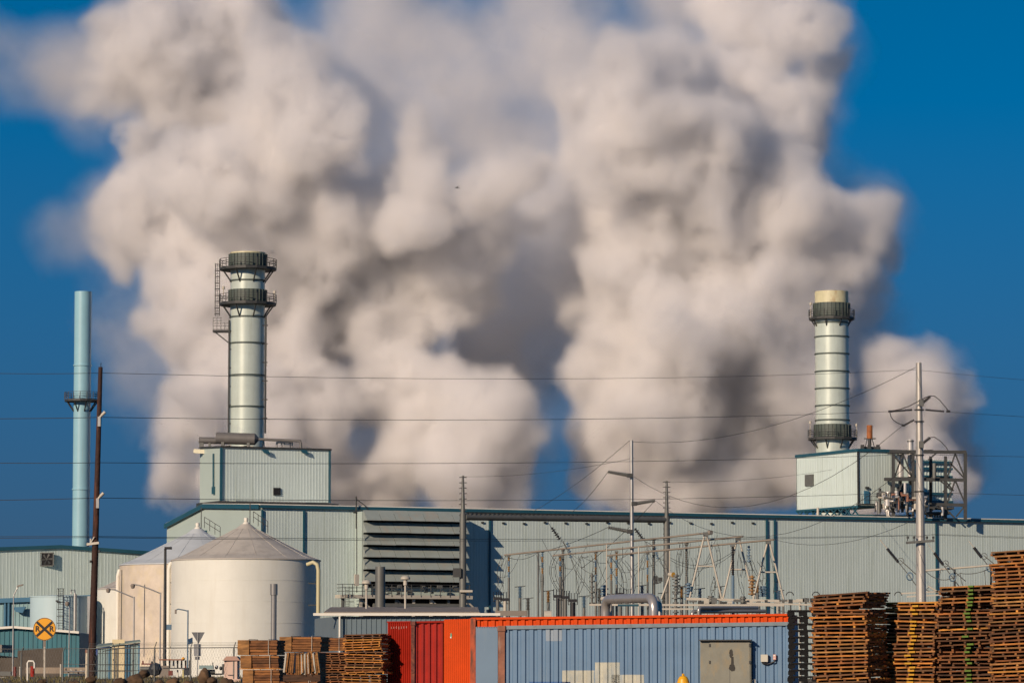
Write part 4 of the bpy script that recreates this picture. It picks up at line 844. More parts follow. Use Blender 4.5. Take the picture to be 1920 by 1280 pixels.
for a, c_, sg in (((1717, 1096), (1742, 1100), .3), ((1736, 1071), (1800, 1074), .6), ((1800, 1074), (1856, 1065), .2), ((1768, 1070), (1760, 1092), -.5), ((1800, 1074), (1808, 1100), .3), ((1846, 1068), (1848, 1096), .1), ((1735, 1105), (1790, 1100), .3)):
    b = MB(); b.tube(arc(P(*a, 299), P(*c_, 299), sg, 10), .03, 5); tag(b.build('jumper_cable', GREYST), 'thin drooping cable near the slanting insulator strings', 'cable', 'drooping cables by the steel pole')
for i, (x1, y1, x2, y2) in enumerate(((1690, 1112, 1800, 1106), (1700, 1118, 1790, 1113), (1740, 1098, 1780, 1122))):
    b = MB(); b.beam(P(x1, y1, 298), P(x2, y2, 298), .12); tag(b.build('yard_beam', PALEST), ['upper pale beam showing above the right pallet stacks', 'lower pale beam showing above the right pallet stacks', 'slanting brace behind the steel pole'][i], 'beam')
# ---------------------------------------------------------------- big poles
sp_ = thing('steel_pole', 'tall faceted galvanised steel pole with horizontal insulators at right', 'utility pole', (P(1727, 1200, YR).x, YR, 0))
a = P(1722.5, 680, YR); c_ = P(1727, 1122, YR); c_ = a + (c_ - a) * (a.z / (a.z - c_.z)); b = MB(); b.cyl(c_, a, .40, .19, n=12, smooth=False); b.build('shaft', GALVP, sp_)
b = MB(); b.beam(P(1699, 1017, YR - .5), P(1752, 1013, YR - .5), .2, .16); ca = b.build('crossarm', GREYST, sp_)
for px in (1702, 1714, 1738, 1750): b = MB(); q = P(px, 1013.5, YR - .5); b.cyl(q, q + Vector((0, 0, .32)), .035, n=6); b.cyl(q + Vector((0, 0, .16)), q + Vector((0, 0, .3)), .08, n=8); b.build('pin_insulator', DARKST, ca)
def strg(x1, y1, x2, y2, r=.10, dy=0):
    p, q = P(x1, y1, YR + dy), P(x2, y2, YR + dy); b = MB(); b.cyl(p, q, r * .55, n=8); d = (q - p).normalized(); n = int((q - p).length / .09)
    for k in range(n): m_ = p.lerp(q, (k + .5) / n); b.cyl(m_ - d * .018, m_ + d * .018, r, n=8)
    return b.build('insulator', INSB, sp_)
strg(1672, 771, 1710, 768, .08); strg(1735, 768, 1770, 771, .08); strg(1729, 756, 1744, 743, .12, -.4); strg(1729, 832, 1744, 820, .12, -.4); strg(1697, 796, 1714, 787, .08, -.4)
for y_ in (755, 833): b = MB(); b.box(P(1727.5, y_, YR - .4), (.3, .3, .45)); b.build('bracket', GREYST, sp_)
for y_ in (768, 790, 853, 921): b = MB(); b.cyl(P(1723.5, y_ + 1, YR), P(1723.5, y_ - 1, YR), .33, n=12); b.build('band', DARKST, sp_)
for pts in (((1744, 742), (1752, 742), (1762, 750), (1772, 762), (1780, 772)), ((1744, 742), (1735, 745), (1722, 752), (1705, 761), (1688, 767), (1674, 770)), ((1668, 770), (1671, 782), (1676, 788), (1686, 794), (1694, 797)), ((1744, 820), (1752, 819), (1764, 827), (1774, 838), (1780, 848))):
    b = MB(); b.tube([P(*p, YR - .5) for p in pts], .03, 5); b.build('jumper', WIRE, sp_)
for p in ((1669, 771), (1694, 797), (1778, 771)): b = MB(); q = P(*p, YR - .45); b.box(q, (.25, .15, .14)); b.build('line_clamp', INSB, sp_)
wp = thing('wooden_pole', 'tall leaning tarred wooden utility pole at left', 'utility pole', (P(171, 1300, YW).x, YW, gz(P(171, 1300, YW).x, YW)))
a = P(188.5, 688, YW); c_ = P(171, 1282, YW); b = MB(); n = 14
pts = []; b.cyl(c_, a, M(15, YW) / 2, M(8, YW) / 2, n=14); b.build('shaft', WOODP, wp)
for px, py in ((191, 778), (188, 930)): b = MB(); q = P(px, py, YW - .1); b.cyl(q, q + Vector((.14, 0, .14)), .07, n=8); b.cyl(q + Vector((-.1, 0, -.12)), q, .05, n=8); b.build('pin_insulator', PALEST, wp)
for px, py in ((186, 790), (183, 943)): b = MB(); b.box(P(px, py, YW - .14), (.12, .1, .42)); b.build('plate', GALV, wp)
b = MB(); b.beam(P(163, 1020, YW - .1), P(186, 1017, YW - .2), .1); b.beam(P(167, 1022, YW - .1), P(177, 1006, YW - .2), .04); b.cyl(P(170, 1018, YW - .1), P(170, 1009, YW - .1), .04, n=6); b.build('side_bracket', PALEST, wp)
b = MB(); b.tube([P(189, 688, YW), P(189.3, 680, YW)], .018, 5); b.build('spike', DARKST, wp)
for px, py in ((170, 1052), (186, 1033)): b = MB(); b.box(P(px, py, YW - .1), (.08, .2, .1)); b.build('bolt', DARKST, wp)
# ---------------------------------------------------------------- silver pipework behind the container
YU = 215; mat('bright_silver_dull', (.42, .40, .38), .28, .5, var=.1, vscale=1.5)
up = thing('silver_u_pipe', 'thick silver clad pipe bent like an upside down U behind the orange roof rail', 'pipe', (P(1180, 1200, YU).x, YU, 0))
def bend(pts, r, n=16): 
    """pipe through corners rounded with short arcs"""
    out = [Vector(pts[0])]
    for i in range(1, len(pts) - 1):
        p, c_, q = Vector(pts[i - 1]), Vector(pts[i]), Vector(pts[i + 1]); R = r * 2.9; a = c_ + (p - c_).normalized() * R; d = c_ + (q - c_).normalized() * R
        for k in range(11): t = k / 10; out.append(a * (1 - t) ** 2 + c_ * 2 * t * (1 - t) + d * t * t)
    out.append(Vector(pts[-1])); return out
b = MB(); r_ = M(9, YU); p = P(1135, 1123, YU + 8), P(1226, 1120, YU); b.tube(bend([(p[0].x, p[0].y, 1), p[0], p[1], (p[1].x, p[1].y, 1)], r_), r_, 18); b.build('pipe', MATS['bright_silver_dull'], up)
for i, px in enumerate((1143, 1237)): b = MB(); q = P(px, 1126, YU + 9 - i * 7); b.tube([(q.x, q.y, 1), (q.x, q.y, q.z - .2), (q.x - (.15 if i else -.1), q.y + .3, q.z + .15), (q.x - .4, q.y + 1.2, q.z + .15)], M(4.5, YU), 14); b.build('branch_pipe', SILVER if i else PALEST, up)
b = MB(); b.box(P(1178, 1134, YU + 1), (1.2, .5, .12)); b.build('hanger', TEAL, up)
for x1, y1, x2, y2, r_, lab in ((1310, 1139, 1420, 1139, 3.6, 'upper of two low silver pipes above the orange rail at right'), (1298, 1146, 1434, 1145, 3.6, 'lower of two low silver pipes above the orange rail at right')):
    b = MB(); p, q = P(x1, y1, 220), P(x2, y2, 224); r_ = M(r_, 220); b.tube(bend([(p.x, p.y, 1), p, q], r_ * .6), r_, 14); tag(b.build('silver_pipe', SILVER), lab, 'pipe', 'low silver pipes')
b = MB(); b.cyl(P(1020, 1154, 240), P(1034, 1154, 240), .35, n=16); tag(b.build('drum_tank', PALEST), 'pale drum end peeping over the orange rail', 'drum')
b = MB(); b.box(P(958, 1149, 262), (2.2, .5, .35)); b.cyl(P(932, 1150, 262), P(932, 1140, 262), .06, n=6); tag(b.build('pale_ledge', SHEDR), 'beige ledge at the right end of the pump house roof', 'ledge')
# exhaust pipe behind left lumber
ep = thing('exhaust_pipe', 'slim silver exhaust pipe with a wider cap in front of the cream tank', 'pipe', (P(513, 1200, 190).x, 190, 0))
q = P(513.5, 1094, 190); m_ = P(513.5, 1115, 190); b = MB(); b.cyl((q.x, 190, 0), m_, M(5.4, 190), n=18); b.build('pipe', SILVER, ep); b = MB(); b.cyl(m_, q, M(7, 190), n=18); b.build('cap', SILVER, ep)
# ---------------------------------------------------------------- street lamps
def lamp(label, pole, arm, Y, head, w_=3.0, m=None, hm=None):
    t = thing('street_lamp', label, 'street lamp', (P(*pole[1], Y).x, Y, 0), 'yard lamps at left'); m = m or GALV
    a = P(*pole[0], Y); g = gz(a.x, Y); b = MB(); b.cyl((a.x + (P(*pole[1], Y).x - a.x), Y, g), a, M(w_, Y) / 2, M(w_ * .8, Y) / 2, n=10); b.build('pole', m, t)
    b = MB(); pts = [P(*p, Y) for p in arm]; b.tube(pts, M(w_ * .35, Y), 8); b.build('arm', m, t); q = pts[-1]; b = MB()
    if head == 'bell': b.lathe(q + Vector((0, 0, -M(5, Y))), [(0, -M(2, Y)), (M(3.2, Y), -M(1, Y)), (M(4.4, Y), M(3.5, Y)), (M(4.2, Y), M(5.5, Y)), (M(2, Y), M(7, Y)), (0, M(7, Y))], n=14)
    elif head == 'down': b.box(q + Vector((-M(.5, Y), 0, -M(3, Y))), (M(3.5, Y), M(4, Y), M(8, Y)))
    else: b.add([q + Vector((x * M(5.5, Y), y * M(3, Y), z * M(1.4, Y) + x * .05)) for x in (-1, 1) for y in (-1, 1) for z in (-1, 1)], [(0, 1, 3, 2), (4, 6, 7, 5), (0, 4, 5, 1), (2, 3, 7, 6), (0, 2, 6, 4), (1, 5, 7, 3)])
    b.build('lamp_head', hm or SHEDR, t)
lamp('street lamp with flat cobra head at the far left', ((25.5, 1117), (24, 1240)), ((25.5, 1117), (27, 1112), (34, 1099), (38, 1097)), 240, 'flat')
lamp('street lamp with bell head in front of the small pale tank', ((251.5, 1118), (251, 1210)), ((251.5, 1120), (232, 1112), (215, 1105), (203, 1104)), 260, 'bell', 3.2)
lamp('street lamp with bell head in front of the mottled tan tank', ((301, 1110), (299.5, 1260)), ((301, 1112), (282, 1104), (262, 1097), (252, 1095), (249, 1096)), 240, 'bell', 3.2)
lamp('short street lamp with drooping head before the cream tank', ((352.5, 1143), (351.5, 1260)), ((352.5, 1145), (345, 1143), (334, 1141), (330, 1143)), 230, 'down', 3.2, MATS['insulator_blue_grey'])
lamp('small bell lamp beside the caged ladder of the blue tank', ((130.5, 1140), (129.5, 1182)), ((130.5, 1141), (129, 1134), (126, 1129)), 300, 'bell', 2.4)
dp = thing('flat_head_lamp', 'dark straight lamp pole with a small flat box head before the tanks', 'street lamp', (P(308, 1270, 200).x, 200, 0))
a = P(310, 1028, 200); c_ = P(308.5, 1275, 200); b = MB(); b.cyl((c_.x, 200, gz(c_.x, 200)), a, .10, .07, n=10); b.build('pole', DARKST, dp)
b = MB(); b.box(P(315.5, 1027, 200), (.38, .3, .13)); b.build('lamp_head', INSB, dp); b = MB(); q = P(308.5, 1263, 199.9); b.box(q, (.5, .4, .9)); b.build('concrete_foot', SHEDR, dp)
# ---------------------------------------------------------------- containers
HT = 2.6
A_ = P(938, 1172.5, 113); B_ = P(1482, 1165, 111.5)
zc_top = HT
cdir = Vector((B_.x - A_.x, B_.y - A_.y, 0)).normalized(); cn = Vector((cdir.y, -cdir.x, 0))      # facing the camera
CL = (Vector((B_.x, B_.y, 0)) - Vector((A_.x, A_.y, 0))).length; ZT = A_.z; SLP = (B_.z - A_.z) / CL
def zt(s, d=0): return ZT + SLP * s - d     # the row stands on gently rising ground
CA0 = Vector((A_.x, A_.y, 0)); crz = atan2(cdir.y, cdir.x)
def K(s, o, z): q = CA0 + cdir * s + cn * o; return Vector((q.x, q.y, z))
def onc(px, py, o):
    """point of the photo on the container's plane, o metres in front of its side"""
    d = P(px, py, 1.0) - CAMP; k = (o - (CAMP - CA0).dot(cn)) / d.dot(cn); return CAMP + d * k
def Ks(p): return (p - CA0).dot(cdir)
blue = thing('shipping_container', 'weathered blue container with a grey boxed door in front of the orange one', 'shipping container', K(0, -1.2, 0))
b = MB(); b.corr(K(.14, 0, 0), K(CL - .02, 0, 0), .16, lambda u: zt(.14 + u * (CL - .16), .11), .25, -.05, cn, rib=.28, slope=.12); b.build('side_wall', BLUEC, blue)
b = MB(); b.beam(K(0, .012, zt(0, .055)), K(CL, .012, zt(CL, .055)), .07, .11); b.build('top_rail', BLUER, blue)
b = MB(); b.box(K(CL / 2, .012, .08), (CL, .07, .16), rz=crz); b.build('bottom_rail', BLUER, blue)
b = MB(); b.box(K(.05, .015, ZT / 2 - .02), (.20, .12, ZT - .16), rz=crz); b.box(K(.05, .03, ZT - .08), (.24, .16, .16), rz=crz); b.build('corner_post', RUSTP, blue)
b = MB(); b.prism([K(0, -.05, zt(0, .06)), K(CL, -.05, zt(CL, .06)), K(CL, -2.4, zt(CL, .06)), K(0, -2.4, zt(0, .06))], Vector((0, 0, .04))); b.build('roof', BLUEC, blue)
b = MB(); b.prism([K(CL, 0, .05), K(CL, -2.4, .05), K(CL, -2.4, zt(CL, .07)), K(CL, 0, zt(CL, .07))], -cdir * .06); b.prism([K(0, -.06, .05), K(0, -2.4, .05), K(0, -2.4, ZT - .07), K(0, -.06, ZT - .07)], cdir * .06); b.build('end_wall', BLUEC, blue)
b = MB(); b.prism([K(0, -2.4, .05), K(CL, -2.4, .05), K(CL, -2.4, zt(CL, .07)), K(0, -2.4, zt(0, .07))], cn * .05); b.build('back_wall', BLUEC, blue)
sl_ = Ks(onc(892, 1200, .1)); b = MB(); zt_ = ZT - .03; b.box(K((sl_ - .06) / 2, .06, (zt_ + .2) / 2), (-sl_ - .06, .06, zt_ - .2), rz=crz); dl = b.build('open_door_leaf', mat('flat_blue_leaf', (.12, .20, .29), .55, var=.07, streak=.3, scol=(.24, .28, .30), smin=.54, stretch=(2, 2, .3)), blue)
b = MB()
for k in range(9): b.box(K(sl_ + .05 + k * (-sl_ - .15) / 8, .093, zt_ - .02), (.03, .008, .02), rz=crz)
b.build('gasket_tabs', DARKST, dl)
# overpainted patches follow the ribs: thin sheets a few millimetres in front
def patch(x1, y1, x2, y2, m, name):
    p, q = onc(x1, y1, .004), onc(x2, y2, .004); s0_, s1_ = Ks(p), Ks(q); ph = .25
    b = MB(); k0 = int((s0_ - .14) / ph); s0_ = .14 + k0 * ph; n = max(1, round((s1_ - s0_) / ph)); b.corr(K(s0_, .005, 0), K(s0_ + n * ph, .005, 0), q.z, p.z, ph, -.05, cn, rib=.28, slope=.12); b.build(name, m, blue)
for a in ((1067, 1256, 1118, 1300), (1124, 1241, 1160, 1300), (1160, 1264, 1208, 1300)): patch(*a, PATCH, 'paint_patch')
patch(1028, 1180, 1047, 1201, mat('faint_patch', (.24, .30, .36), .6, var=.1), 'paint_patch'); patch(995, 1277, 1064, 1300, mat('deep_blue_patch', (.02, .10, .28), .5), 'paint_patch')
# boxed steel door
d0, d1 = Ks(onc(1313, 1230, .25)), Ks(onc(1408, 1230, .25)); zd1 = onc(1313, 1200, .25).z
b = MB(); b.box(K((d0 + d1) / 2, .12, zd1 / 2 + .1), (d1 - d0, .26, zd1 - .2), rz=crz); db = b.build('door_box', DOORG, blue)
e0 = Ks(onc(1331, 1230, .26)); e1_ = Ks(onc(1406, 1230, .26)); b = MB(); b.box(K((e0 + e1_) / 2, .265, zd1 / 2 + .05), (e1_ - e0, .03, zd1 - .22), rz=crz); dr = b.build('door', DOORG, db)
b = MB()
for z in (1.75, 2.25): b.box(K(e0, .285, z), (.05, .03, .09), rz=crz); b.box(K(e1_, .285, z), (.05, .03, .09), rz=crz)
b.box(K((e0 + e1_) / 2, .275, 1.05), (.012, .012, 1.1), rz=crz); b.box(K((d0 + d1) / 2, .255, zd1 + .01), (d1 - d0 + .05, .32, .03), rz=crz)
b.build('hinge', DARKST, dr)
def blob(cx_, cz_, rx, rz2, seed):
    rr = random.Random(seed); n = 22; return [K(cx_ + rx * cos(2 * pi * k / n) * rr.uniform(.75, 1.15), .283, cz_ + rz2 * sin(2 * pi * k / n) * rr.uniform(.8, 1.12)) for k in range(n)]
b = MB(); q = onc(1371, 1224, .28); b.add(blob(Ks(q), q.z, .06, .13, 3), [tuple(range(22))]); q = onc(1373, 1251, .28); b.add(blob(Ks(q), q.z, .10, .11, 4), [tuple(range(22))]); b.add([K(Ks(q) + dx, .2835, q.z + dz) for dx, dz in ((-.04, 0), (.05, 0), (.04, .33), (-.03, .33))], [(0, 1, 2, 3)]); b.build('soot_stain', SOOT, dr)
q = onc(1433.5, 1233, .08); b = MB(); b.box(K(Ks(q), .09, q.z), (.21, .16, .215), rz=crz); jb = b.build('junction_box', mat('box_beige', (.50, .48, .40), .5), blue)
q2 = onc(1452.5, 1231, .06); b = MB(); b.box(K(Ks(q2), .06, q2.z), (.085, .10, .155), rz=crz); tg = b.build('socket_box', mat('pale_red_box', (.60, .30, .25), .5), blue)
b = MB(); b.box(K(Ks(q2), .112, q2.z + .045), (.06, .01, .04), rz=crz); b.box(K(Ks(q2), .112, q2.z - .035), (.06, .01, .02), rz=crz); b.build('socket_label', WHITE, tg)
b = MB(); s_ = Ks(q); z_ = q.z; b.tube([K(s_ - .08, .06, z_ - .11), K(s_ - .05, .06, z_ - .16), K(s_ + .1, .06, z_ - .18), K(s_ + .2, .06, z_ - .14), K(Ks(q2), .06, z_ - .10), K(Ks(q2), .06, q2.z - .07)], .022, 8); b.build('cable', INSB, blue)
q3 = onc(1414, 1273, .1); b = MB(); b.tube([K(Ks(q3) - .05, .1, q3.z - .3), K(Ks(q3) - .05, .1, q3.z), K(Ks(q3) + .03, .1, q3.z), K(Ks(q3) + .03, .1, q3.z - .3)], .012, 6); b.build('pull_handle', WHITE, blue)
for px, w_ in ((1480.5, .07),): q = onc(px, 1200, .02); b = MB(); b.box(K(CL - .03, .02, zt(CL) / 2), (.08, .06, zt(CL) - .05), rz=crz); b.build('corner_post', BLUEC, blue)
# orange container behind, a little higher
ob = -2.8
def onk(px, py): return onc(px, py, ob)
o0 = Ks(onk(884, 1160)); o1 = Ks(onk(1481, 1150)); ZO = onk(890, 1157.5).z; SO = (onk(1480, 1150).z - ZO) / (o1 - o0)
def zo(s, d=0): return ZO + SO * (s - o0) - d
org = thing('shipping_container', 'orange red container whose ribbed top shows above the blue one', 'shipping container', K(o0, ob - 1.2, 0))
b = MB(); b.corr(K(o0 + .15, ob, 0), K(o1, ob, 0), .16, lambda u: zo(o0 + u * (o1 - o0), .07), .235, -.05, cn, rib=.28, slope=.12); b.build('side_wall', ORANGE, org)
b = MB(); b.beam(K(o0, ob + .02, zo(o0, .03)), K(o1, ob + .02, zo(o1, .03)), .07, .07); b.build('top_rail', ORANGE, org)
b = MB(); b.box(K(o0 + .06, ob + .03, ZO / 2), (.17, .12, ZO - .02), rz=crz); b.build('corner_post', mat('rusty_orange_post', (.40, .07, .02), .7, var=.3, vscale=3, streak=.9, scol=(.09, .035, .02), smin=.46, stretch=(5, 5, .9)), org)
b = MB(); b.prism([K(o0, ob - .04, ZO - .05), K(o1, ob - .04, zo(o1, .05)), K(o1, ob - 2.4, zo(o1, .05)), K(o0, ob - 2.4, ZO - .05)], Vector((0, 0, .035))); b.build('roof', ORANGE, org)
b = MB(); b.prism([K(o1, ob, .05), K(o1, ob - 2.4, .05), K(o1, ob - 2.4, zo(o1, .06)), K(o1, ob, zo(o1, .06))], -cdir * .05); b.prism([K(o0, ob - .06, .05), K(o0, ob - 2.4, .05), K(o0, ob - 2.4, ZO - .06), K(o0, ob - .06, ZO - .06)], cdir * .05); b.build('end_wall', ORANGE, org)
b = MB(); p = onk(833, 1160); s0_ = Ks(p); b.corr(K(s0_, ob + .05, 0), K(o0 - .02, ob + .05, 0), .2, lambda u: ZO - .05 + .02 * u, .062, -.012, cn, rib=.3, slope=.12); dl = b.build('open_door_leaf', ORANGE, org)
b = MB(); q = Ks(onc(845, 1188, ob + .1)); zq = onc(845, 1188, ob + .1).z
b.add([K(q - .03, ob + .058, zq - .09), K(q + .03, ob + .058, zq - .09), K(q + .025, ob + .058, zq + .02), K(q - .01, ob + .058, zq + .04)], [(0, 1, 2, 3)]); b.build('green_sticker', mat('sticker_green', (.05, .30, .17), .5), dl)
b = MB(); b.add([K(q - .025, ob + .060, zq - .13), K(q + .02, ob + .060, zq - .12), K(q + .01, ob + .060, zq - .07), K(q - .02, ob + .060, zq - .08)], [(0, 1, 2, 3)]); b.build('white_sticker', WHITE, dl)
# dark red container at left: folded door leaf, rusty post, ribbed wall
R0 = onc(727, 1166, ob - .6); R1 = onc(772, 1164, ob - .1); R2 = onc(778, 1163.5, ob - .1); R3 = onc(836, 1160, ob - .35)
red = thing('shipping_container', 'dark red container at the left end with a finely ribbed door leaf', 'shipping container', ((R0.x + R3.x) / 2, (R0.y + R3.y) / 2, 0)); ZR = R1.z
nn = Vector((-(R1 - R0).y, (R1 - R0).x, 0)).normalized(); nn = nn if nn.y < 0 else -nn
b = MB(); b.corr(R0, R1, .18, ZR - .03, .085, .03, nn, rib=.35, slope=.14); dl2 = b.build('door_leaf', DRED, red)
b = MB(); d_ = (R1 - R0).normalized(); b.beam(Vector((R0.x, R0.y, ZR - .015)) + nn * .02, Vector((R1.x, R1.y, ZR - .015)) + nn * .02, .05, .04); b.build('leaf_rail', DRED, dl2)
b = MB(); rr_ = random.Random(4)
for k in range(7):
    p = R0.lerp(R1, .18 + k * .105) + nn * .033; z = ZR - .19 + k * .003; b.box((p.x, p.y, z - rr_.uniform(0, .02)), (.02, .004, rr_.uniform(.06, .10)), rz=atan2(d_.y, d_.x))
b.build('faded_lettering', mat('faded_white', (.42, .24, .20), .7, var=.3, vscale=20), dl2)
b = MB(); m_ = (R1 + R2) / 2; b.box((m_.x, m_.y, ZR / 2), (.11, .14, ZR), rz=crz); b.box((m_.x, m_.y - .01, ZR - .06), (.15, .17, .12), rz=crz); b.build('corner_post', mat('scaly_post', (.13, .04, .03), .85, var=.5, vscale=7, bump=.6, streak=.6, scol=(.30, .10, .05), smin=.5, stretch=(6, 6, 2)), red)
n2 = Vector(((R3 - R2).y, -(R3 - R2).x, 0)).normalized(); b = MB(); b.corr(R2, R3, .18, lambda u: ZR - .06 + .04 * u, .2, -.05, n2, rib=.30, slope=.18); b.build('side_wall', mat('red_side_lighter', (.36, .022, .012), .45, var=.2, vscale=1.4, streak=.5, scol=(.14, .03, .02), smin=.56, stretch=(1.5, 1.5, .3)), red)  # side wall uses a lighter copy of the dark red
b = MB(); b.beam(Vector((R2.x, R2.y, ZR - .03)), Vector((R3.x, R3.y, ZR - .01)), .08, .06); b.build('top_rail', DRED, red)
b = MB(); b.prism([(R1.x, R1.y + .08, .1), (R3.x, R3.y + .08, .1), (R3.x, R3.y + .08, ZR - .05), (R1.x, R1.y + .08, ZR - .05)], (-.1, 2.2, 0)); b.build('body', DRED, red)
# hydrant
hx = P(1281, 1262, 60); hz = gz(hx.x, 60); hy = thing('fire_hydrant', 'yellow domed fire hydrant in front of the blue container', 'hydrant', (hx.x, 60, hz))
s_ = hx.z; b = MB(); b.lathe((hx.x, 60, 0), [(.10, hz), (.10, s_ - .27), (.13, s_ - .25), (.13, s_ - .2), (.10, s_ - .19), (.10, s_ - .155), (.098, s_ - .14), (.085, s_ - .09), (.06, s_ - .05), (.03, s_ - .035)], n=24); b.build('barrel', YEL, hy)
b = MB(); b.cyl((hx.x, 60, s_ - .04), (hx.x, 60, s_), .022, n=5, smooth=False); b.build('operating_nut', YEL, hy)
for sx_ in (-1, 1): b = MB(); b.cyl((hx.x + sx_ * .09, 60, s_ - .38), (hx.x + sx_ * .17, 60, s_ - .38), .045, n=12); b.build('outlet_cap', YEL, hy)
b = MB(); b.cyl((hx.x, 59.9, s_ - .4), (hx.x, 59.8, s_ - .4), .06, n=12); b.build('front_cap', YEL, hy)
b = MB(); b.lathe((hx.x, 60, 0), [(.10, s_ - .175), (.152, s_ - .175), (.152, s_ - .15), (.10, s_ - .15)], n=24, smooth=False); b.build('bonnet_flange', YEL, hy)
# ---------------------------------------------------------------- pallets
def woodmat(name, cols, gap=.0):
    m = bpy.data.materials.new(name); m.use_nodes = True; n = m.node_tree; b = n.nodes["Principled BSDF"]; b.inputs["Roughness"].default_value = .85; L = n.links.new
    g = n.nodes.new("ShaderNodeNewGeometry"); oi = n.nodes.new("ShaderNodeObjectInfo"); ad = n.nodes.new("ShaderNodeMath"); ad.operation = 'ADD'; fr = n.nodes.new("ShaderNodeMath"); fr.operation = 'FRACT'
    L(g.outputs["Random Per Island"], ad.inputs[0]); L(oi.outputs["Random"], ad.inputs[1]); L(ad.outputs[0], fr.inputs[0])
    cr = n.nodes.new("ShaderNodeValToRGB"); cr.color_ramp.interpolation = 'LINEAR'
    el = cr.color_ramp.elements; el[0].color = (*cols[0], 1); el[1].color = (*cols[-1], 1)
    for i, c in enumerate(cols[1:-1]): e = el.new((i + 1) / (len(cols) - 1)); e.color = (*c, 1)
    L(fr.outputs[0], cr.inputs[0])
    nz = n.nodes.new("ShaderNodeTexNoise"); nz.inputs["Scale"].default_value = 5; nz.inputs["Detail"].default_value = 6; mp = n.nodes.new("ShaderNodeMapping"); mp.inputs["Scale"].default_value = (1, 1, 4); L(g.outputs["Position"], mp.inputs[0]); L(mp.outputs[0], nz.inputs["Vector"])
    mr = n.nodes.new("ShaderNodeMapRange"); mr.inputs[1].default_value = .3; mr.inputs[2].default_value = .7; mr.inputs[3].default_value = .6; mr.inputs[4].default_value = 1.7; L(nz.outputs[0], mr.inputs[0])
    vs = n.nodes.new("ShaderNodeVectorMath"); vs.operation = 'SCALE'; L(cr.outputs[0], vs.inputs[0]); L(mr.outputs[0], vs.inputs["Scale"]); L(vs.outputs[0], b.inputs["Base Color"]); return m
WD1 = woodmat("weathered_wood", [(.30, .105, .022), (.13, .05, .016), (.40, .155, .028), (.07, .034, .016), (.30, .15, .045), (.20, .065, .016), (.10, .044, .018), (.46, .20, .034)])
WD2 = woodmat("dark_wood", [(.12, .048, .016), (.055, .026, .012), (.19, .07, .02), (.09, .05, .022)])
WD3 = woodmat("orange_wood", [(.46, .18, .032), (.30, .11, .022), (.50, .24, .04), (.22, .08, .02)])
GREENP = mat('green_paint_mark', (.10, .17, .02), .8, var=.2); YELP = mat('yellow_paint_mark', (.52, .27, .02), .8, var=.2)
PROTO = {}
def pallet_parts(kind, seed):
    """meshes of one pallet in its own axes: x along the deck boards, y across; height .14"""
    rr = random.Random(seed); Lx, Ly, h = 1.22, 1.02, .076; parts = []
    wood = {'w': WD1, 'd': WD2, 'o': WD3}[kind[0]]
    t = MB(); n = 7
    for k in range(n):
        if rr.random() < .07: continue
        y = -Ly / 2 + .05 + k * (Ly - .10) / (n - 1); t.box((rr.uniform(-.02, .02), y, h - .016), (Lx * rr.uniform(.95, 1.02), rr.choice([.09, .10, .12]), rr.uniform(.026, .034)), R=Matrix.Rotation(rr.uniform(-.02, .02), 3, 'Y') @ Matrix.Rotation(rr.uniform(-.02, .02), 3, 'Z'))
    parts.append(('top_deck', t, wood))
    for x in (-Lx / 2 + .04, -.3, 0, .3, Lx / 2 - .04): t = MB(); t.box((x + rr.uniform(-.03, .03), 0, (h - .031) / 2), (.045, Ly * .985, h - .032)); parts.append(('stringer', t, WD2 if rr.random() < .7 else wood))
    if len(kind) > 1:
        t = MB(); x0 = .10; t.box((x0 + rr.uniform(-.03, .03), -Ly / 2 + .03, h - .016), (rr.uniform(.10, .15), .135, .036)); parts.append(('paint_mark', t, GREENP if kind[1] == 'g' else YELP))
    return parts
def proto(kind, v):
    k = (kind, v)
    if k not in PROTO: PROTO[k] = [(nm, mb.build('_tmp', m), m) for nm, mb, m in pallet_parts(kind, hash(kind) % 97 + v * 7 if False else sum(map(ord, kind)) + v * 7)]
    return PROTO[k]
GRP = {'w': 'wooden pallets stacked beside the containers'}
def put_pallet(kind, v, loc, rz, tx, ty, label, group):
    e = bpy.data.objects.new('wooden_pallet', None); COL.objects.link(e); e.location = loc; e.rotation_euler = (tx, ty, rz); e['label'] = label; e['category'] = 'pallet'; e['group'] = group; e.empty_display_size = .2
    for nm, o, m in proto(kind, v): c = o.copy(); c.name = nm; COL.objects.link(c); c.parent = e
def tower(px, Y, rzdeg, ytop, kindf, desc, seed, step=.077, bundles=9, zmin=0.0, wob=.03, gap=.0, tilt=0):
    rr = random.Random(seed); c = P(px, 1200, Y); zt_ = P(px, ytop, Y).z; n = int((zt_ - zmin) / step); hts = []; z = zmin; i = 0
    nb = 0; zs = []
    while z + .077 < zt_ + .03:
        zs.append(z); z += step; i += 1
        if i % bundles == 0: z += gap
    dx = dy = 0; 
    for k, zz in enumerate(zs):
        if k % bundles == 0: dx, dy = rr.uniform(-.07, .07), rr.uniform(-.05, .05); dr = rr.uniform(-2.5, 2.5); bt = rr.uniform(-1.2, .9)
        if k % bundles == 0 and k: # bearer blocks fill the gap the forks use
            pass
        top = len(zs) - k
        put_pallet(kindf(k, top), rr.randrange(4), (c.x + dx + (rr.uniform(-2.4, 2.4) if rr.random() < .25 else rr.uniform(-1, 1)) * wob, Y + dy + rr.uniform(-wob, wob), zz), radians(rzdeg + dr + rr.uniform(-1.5, 1.5)), radians(rr.uniform(-.7, .7)), radians((tilt + bt) * min(1, k / 9) + rr.uniform(-.9, .9)),
                   '%s pallet from the top of %s' % (ordn[top - 1], desc), 'wooden pallets in the right hand stacks' if px > 1000 else 'wooden pallets in the left hand stacks')
    return c, zs
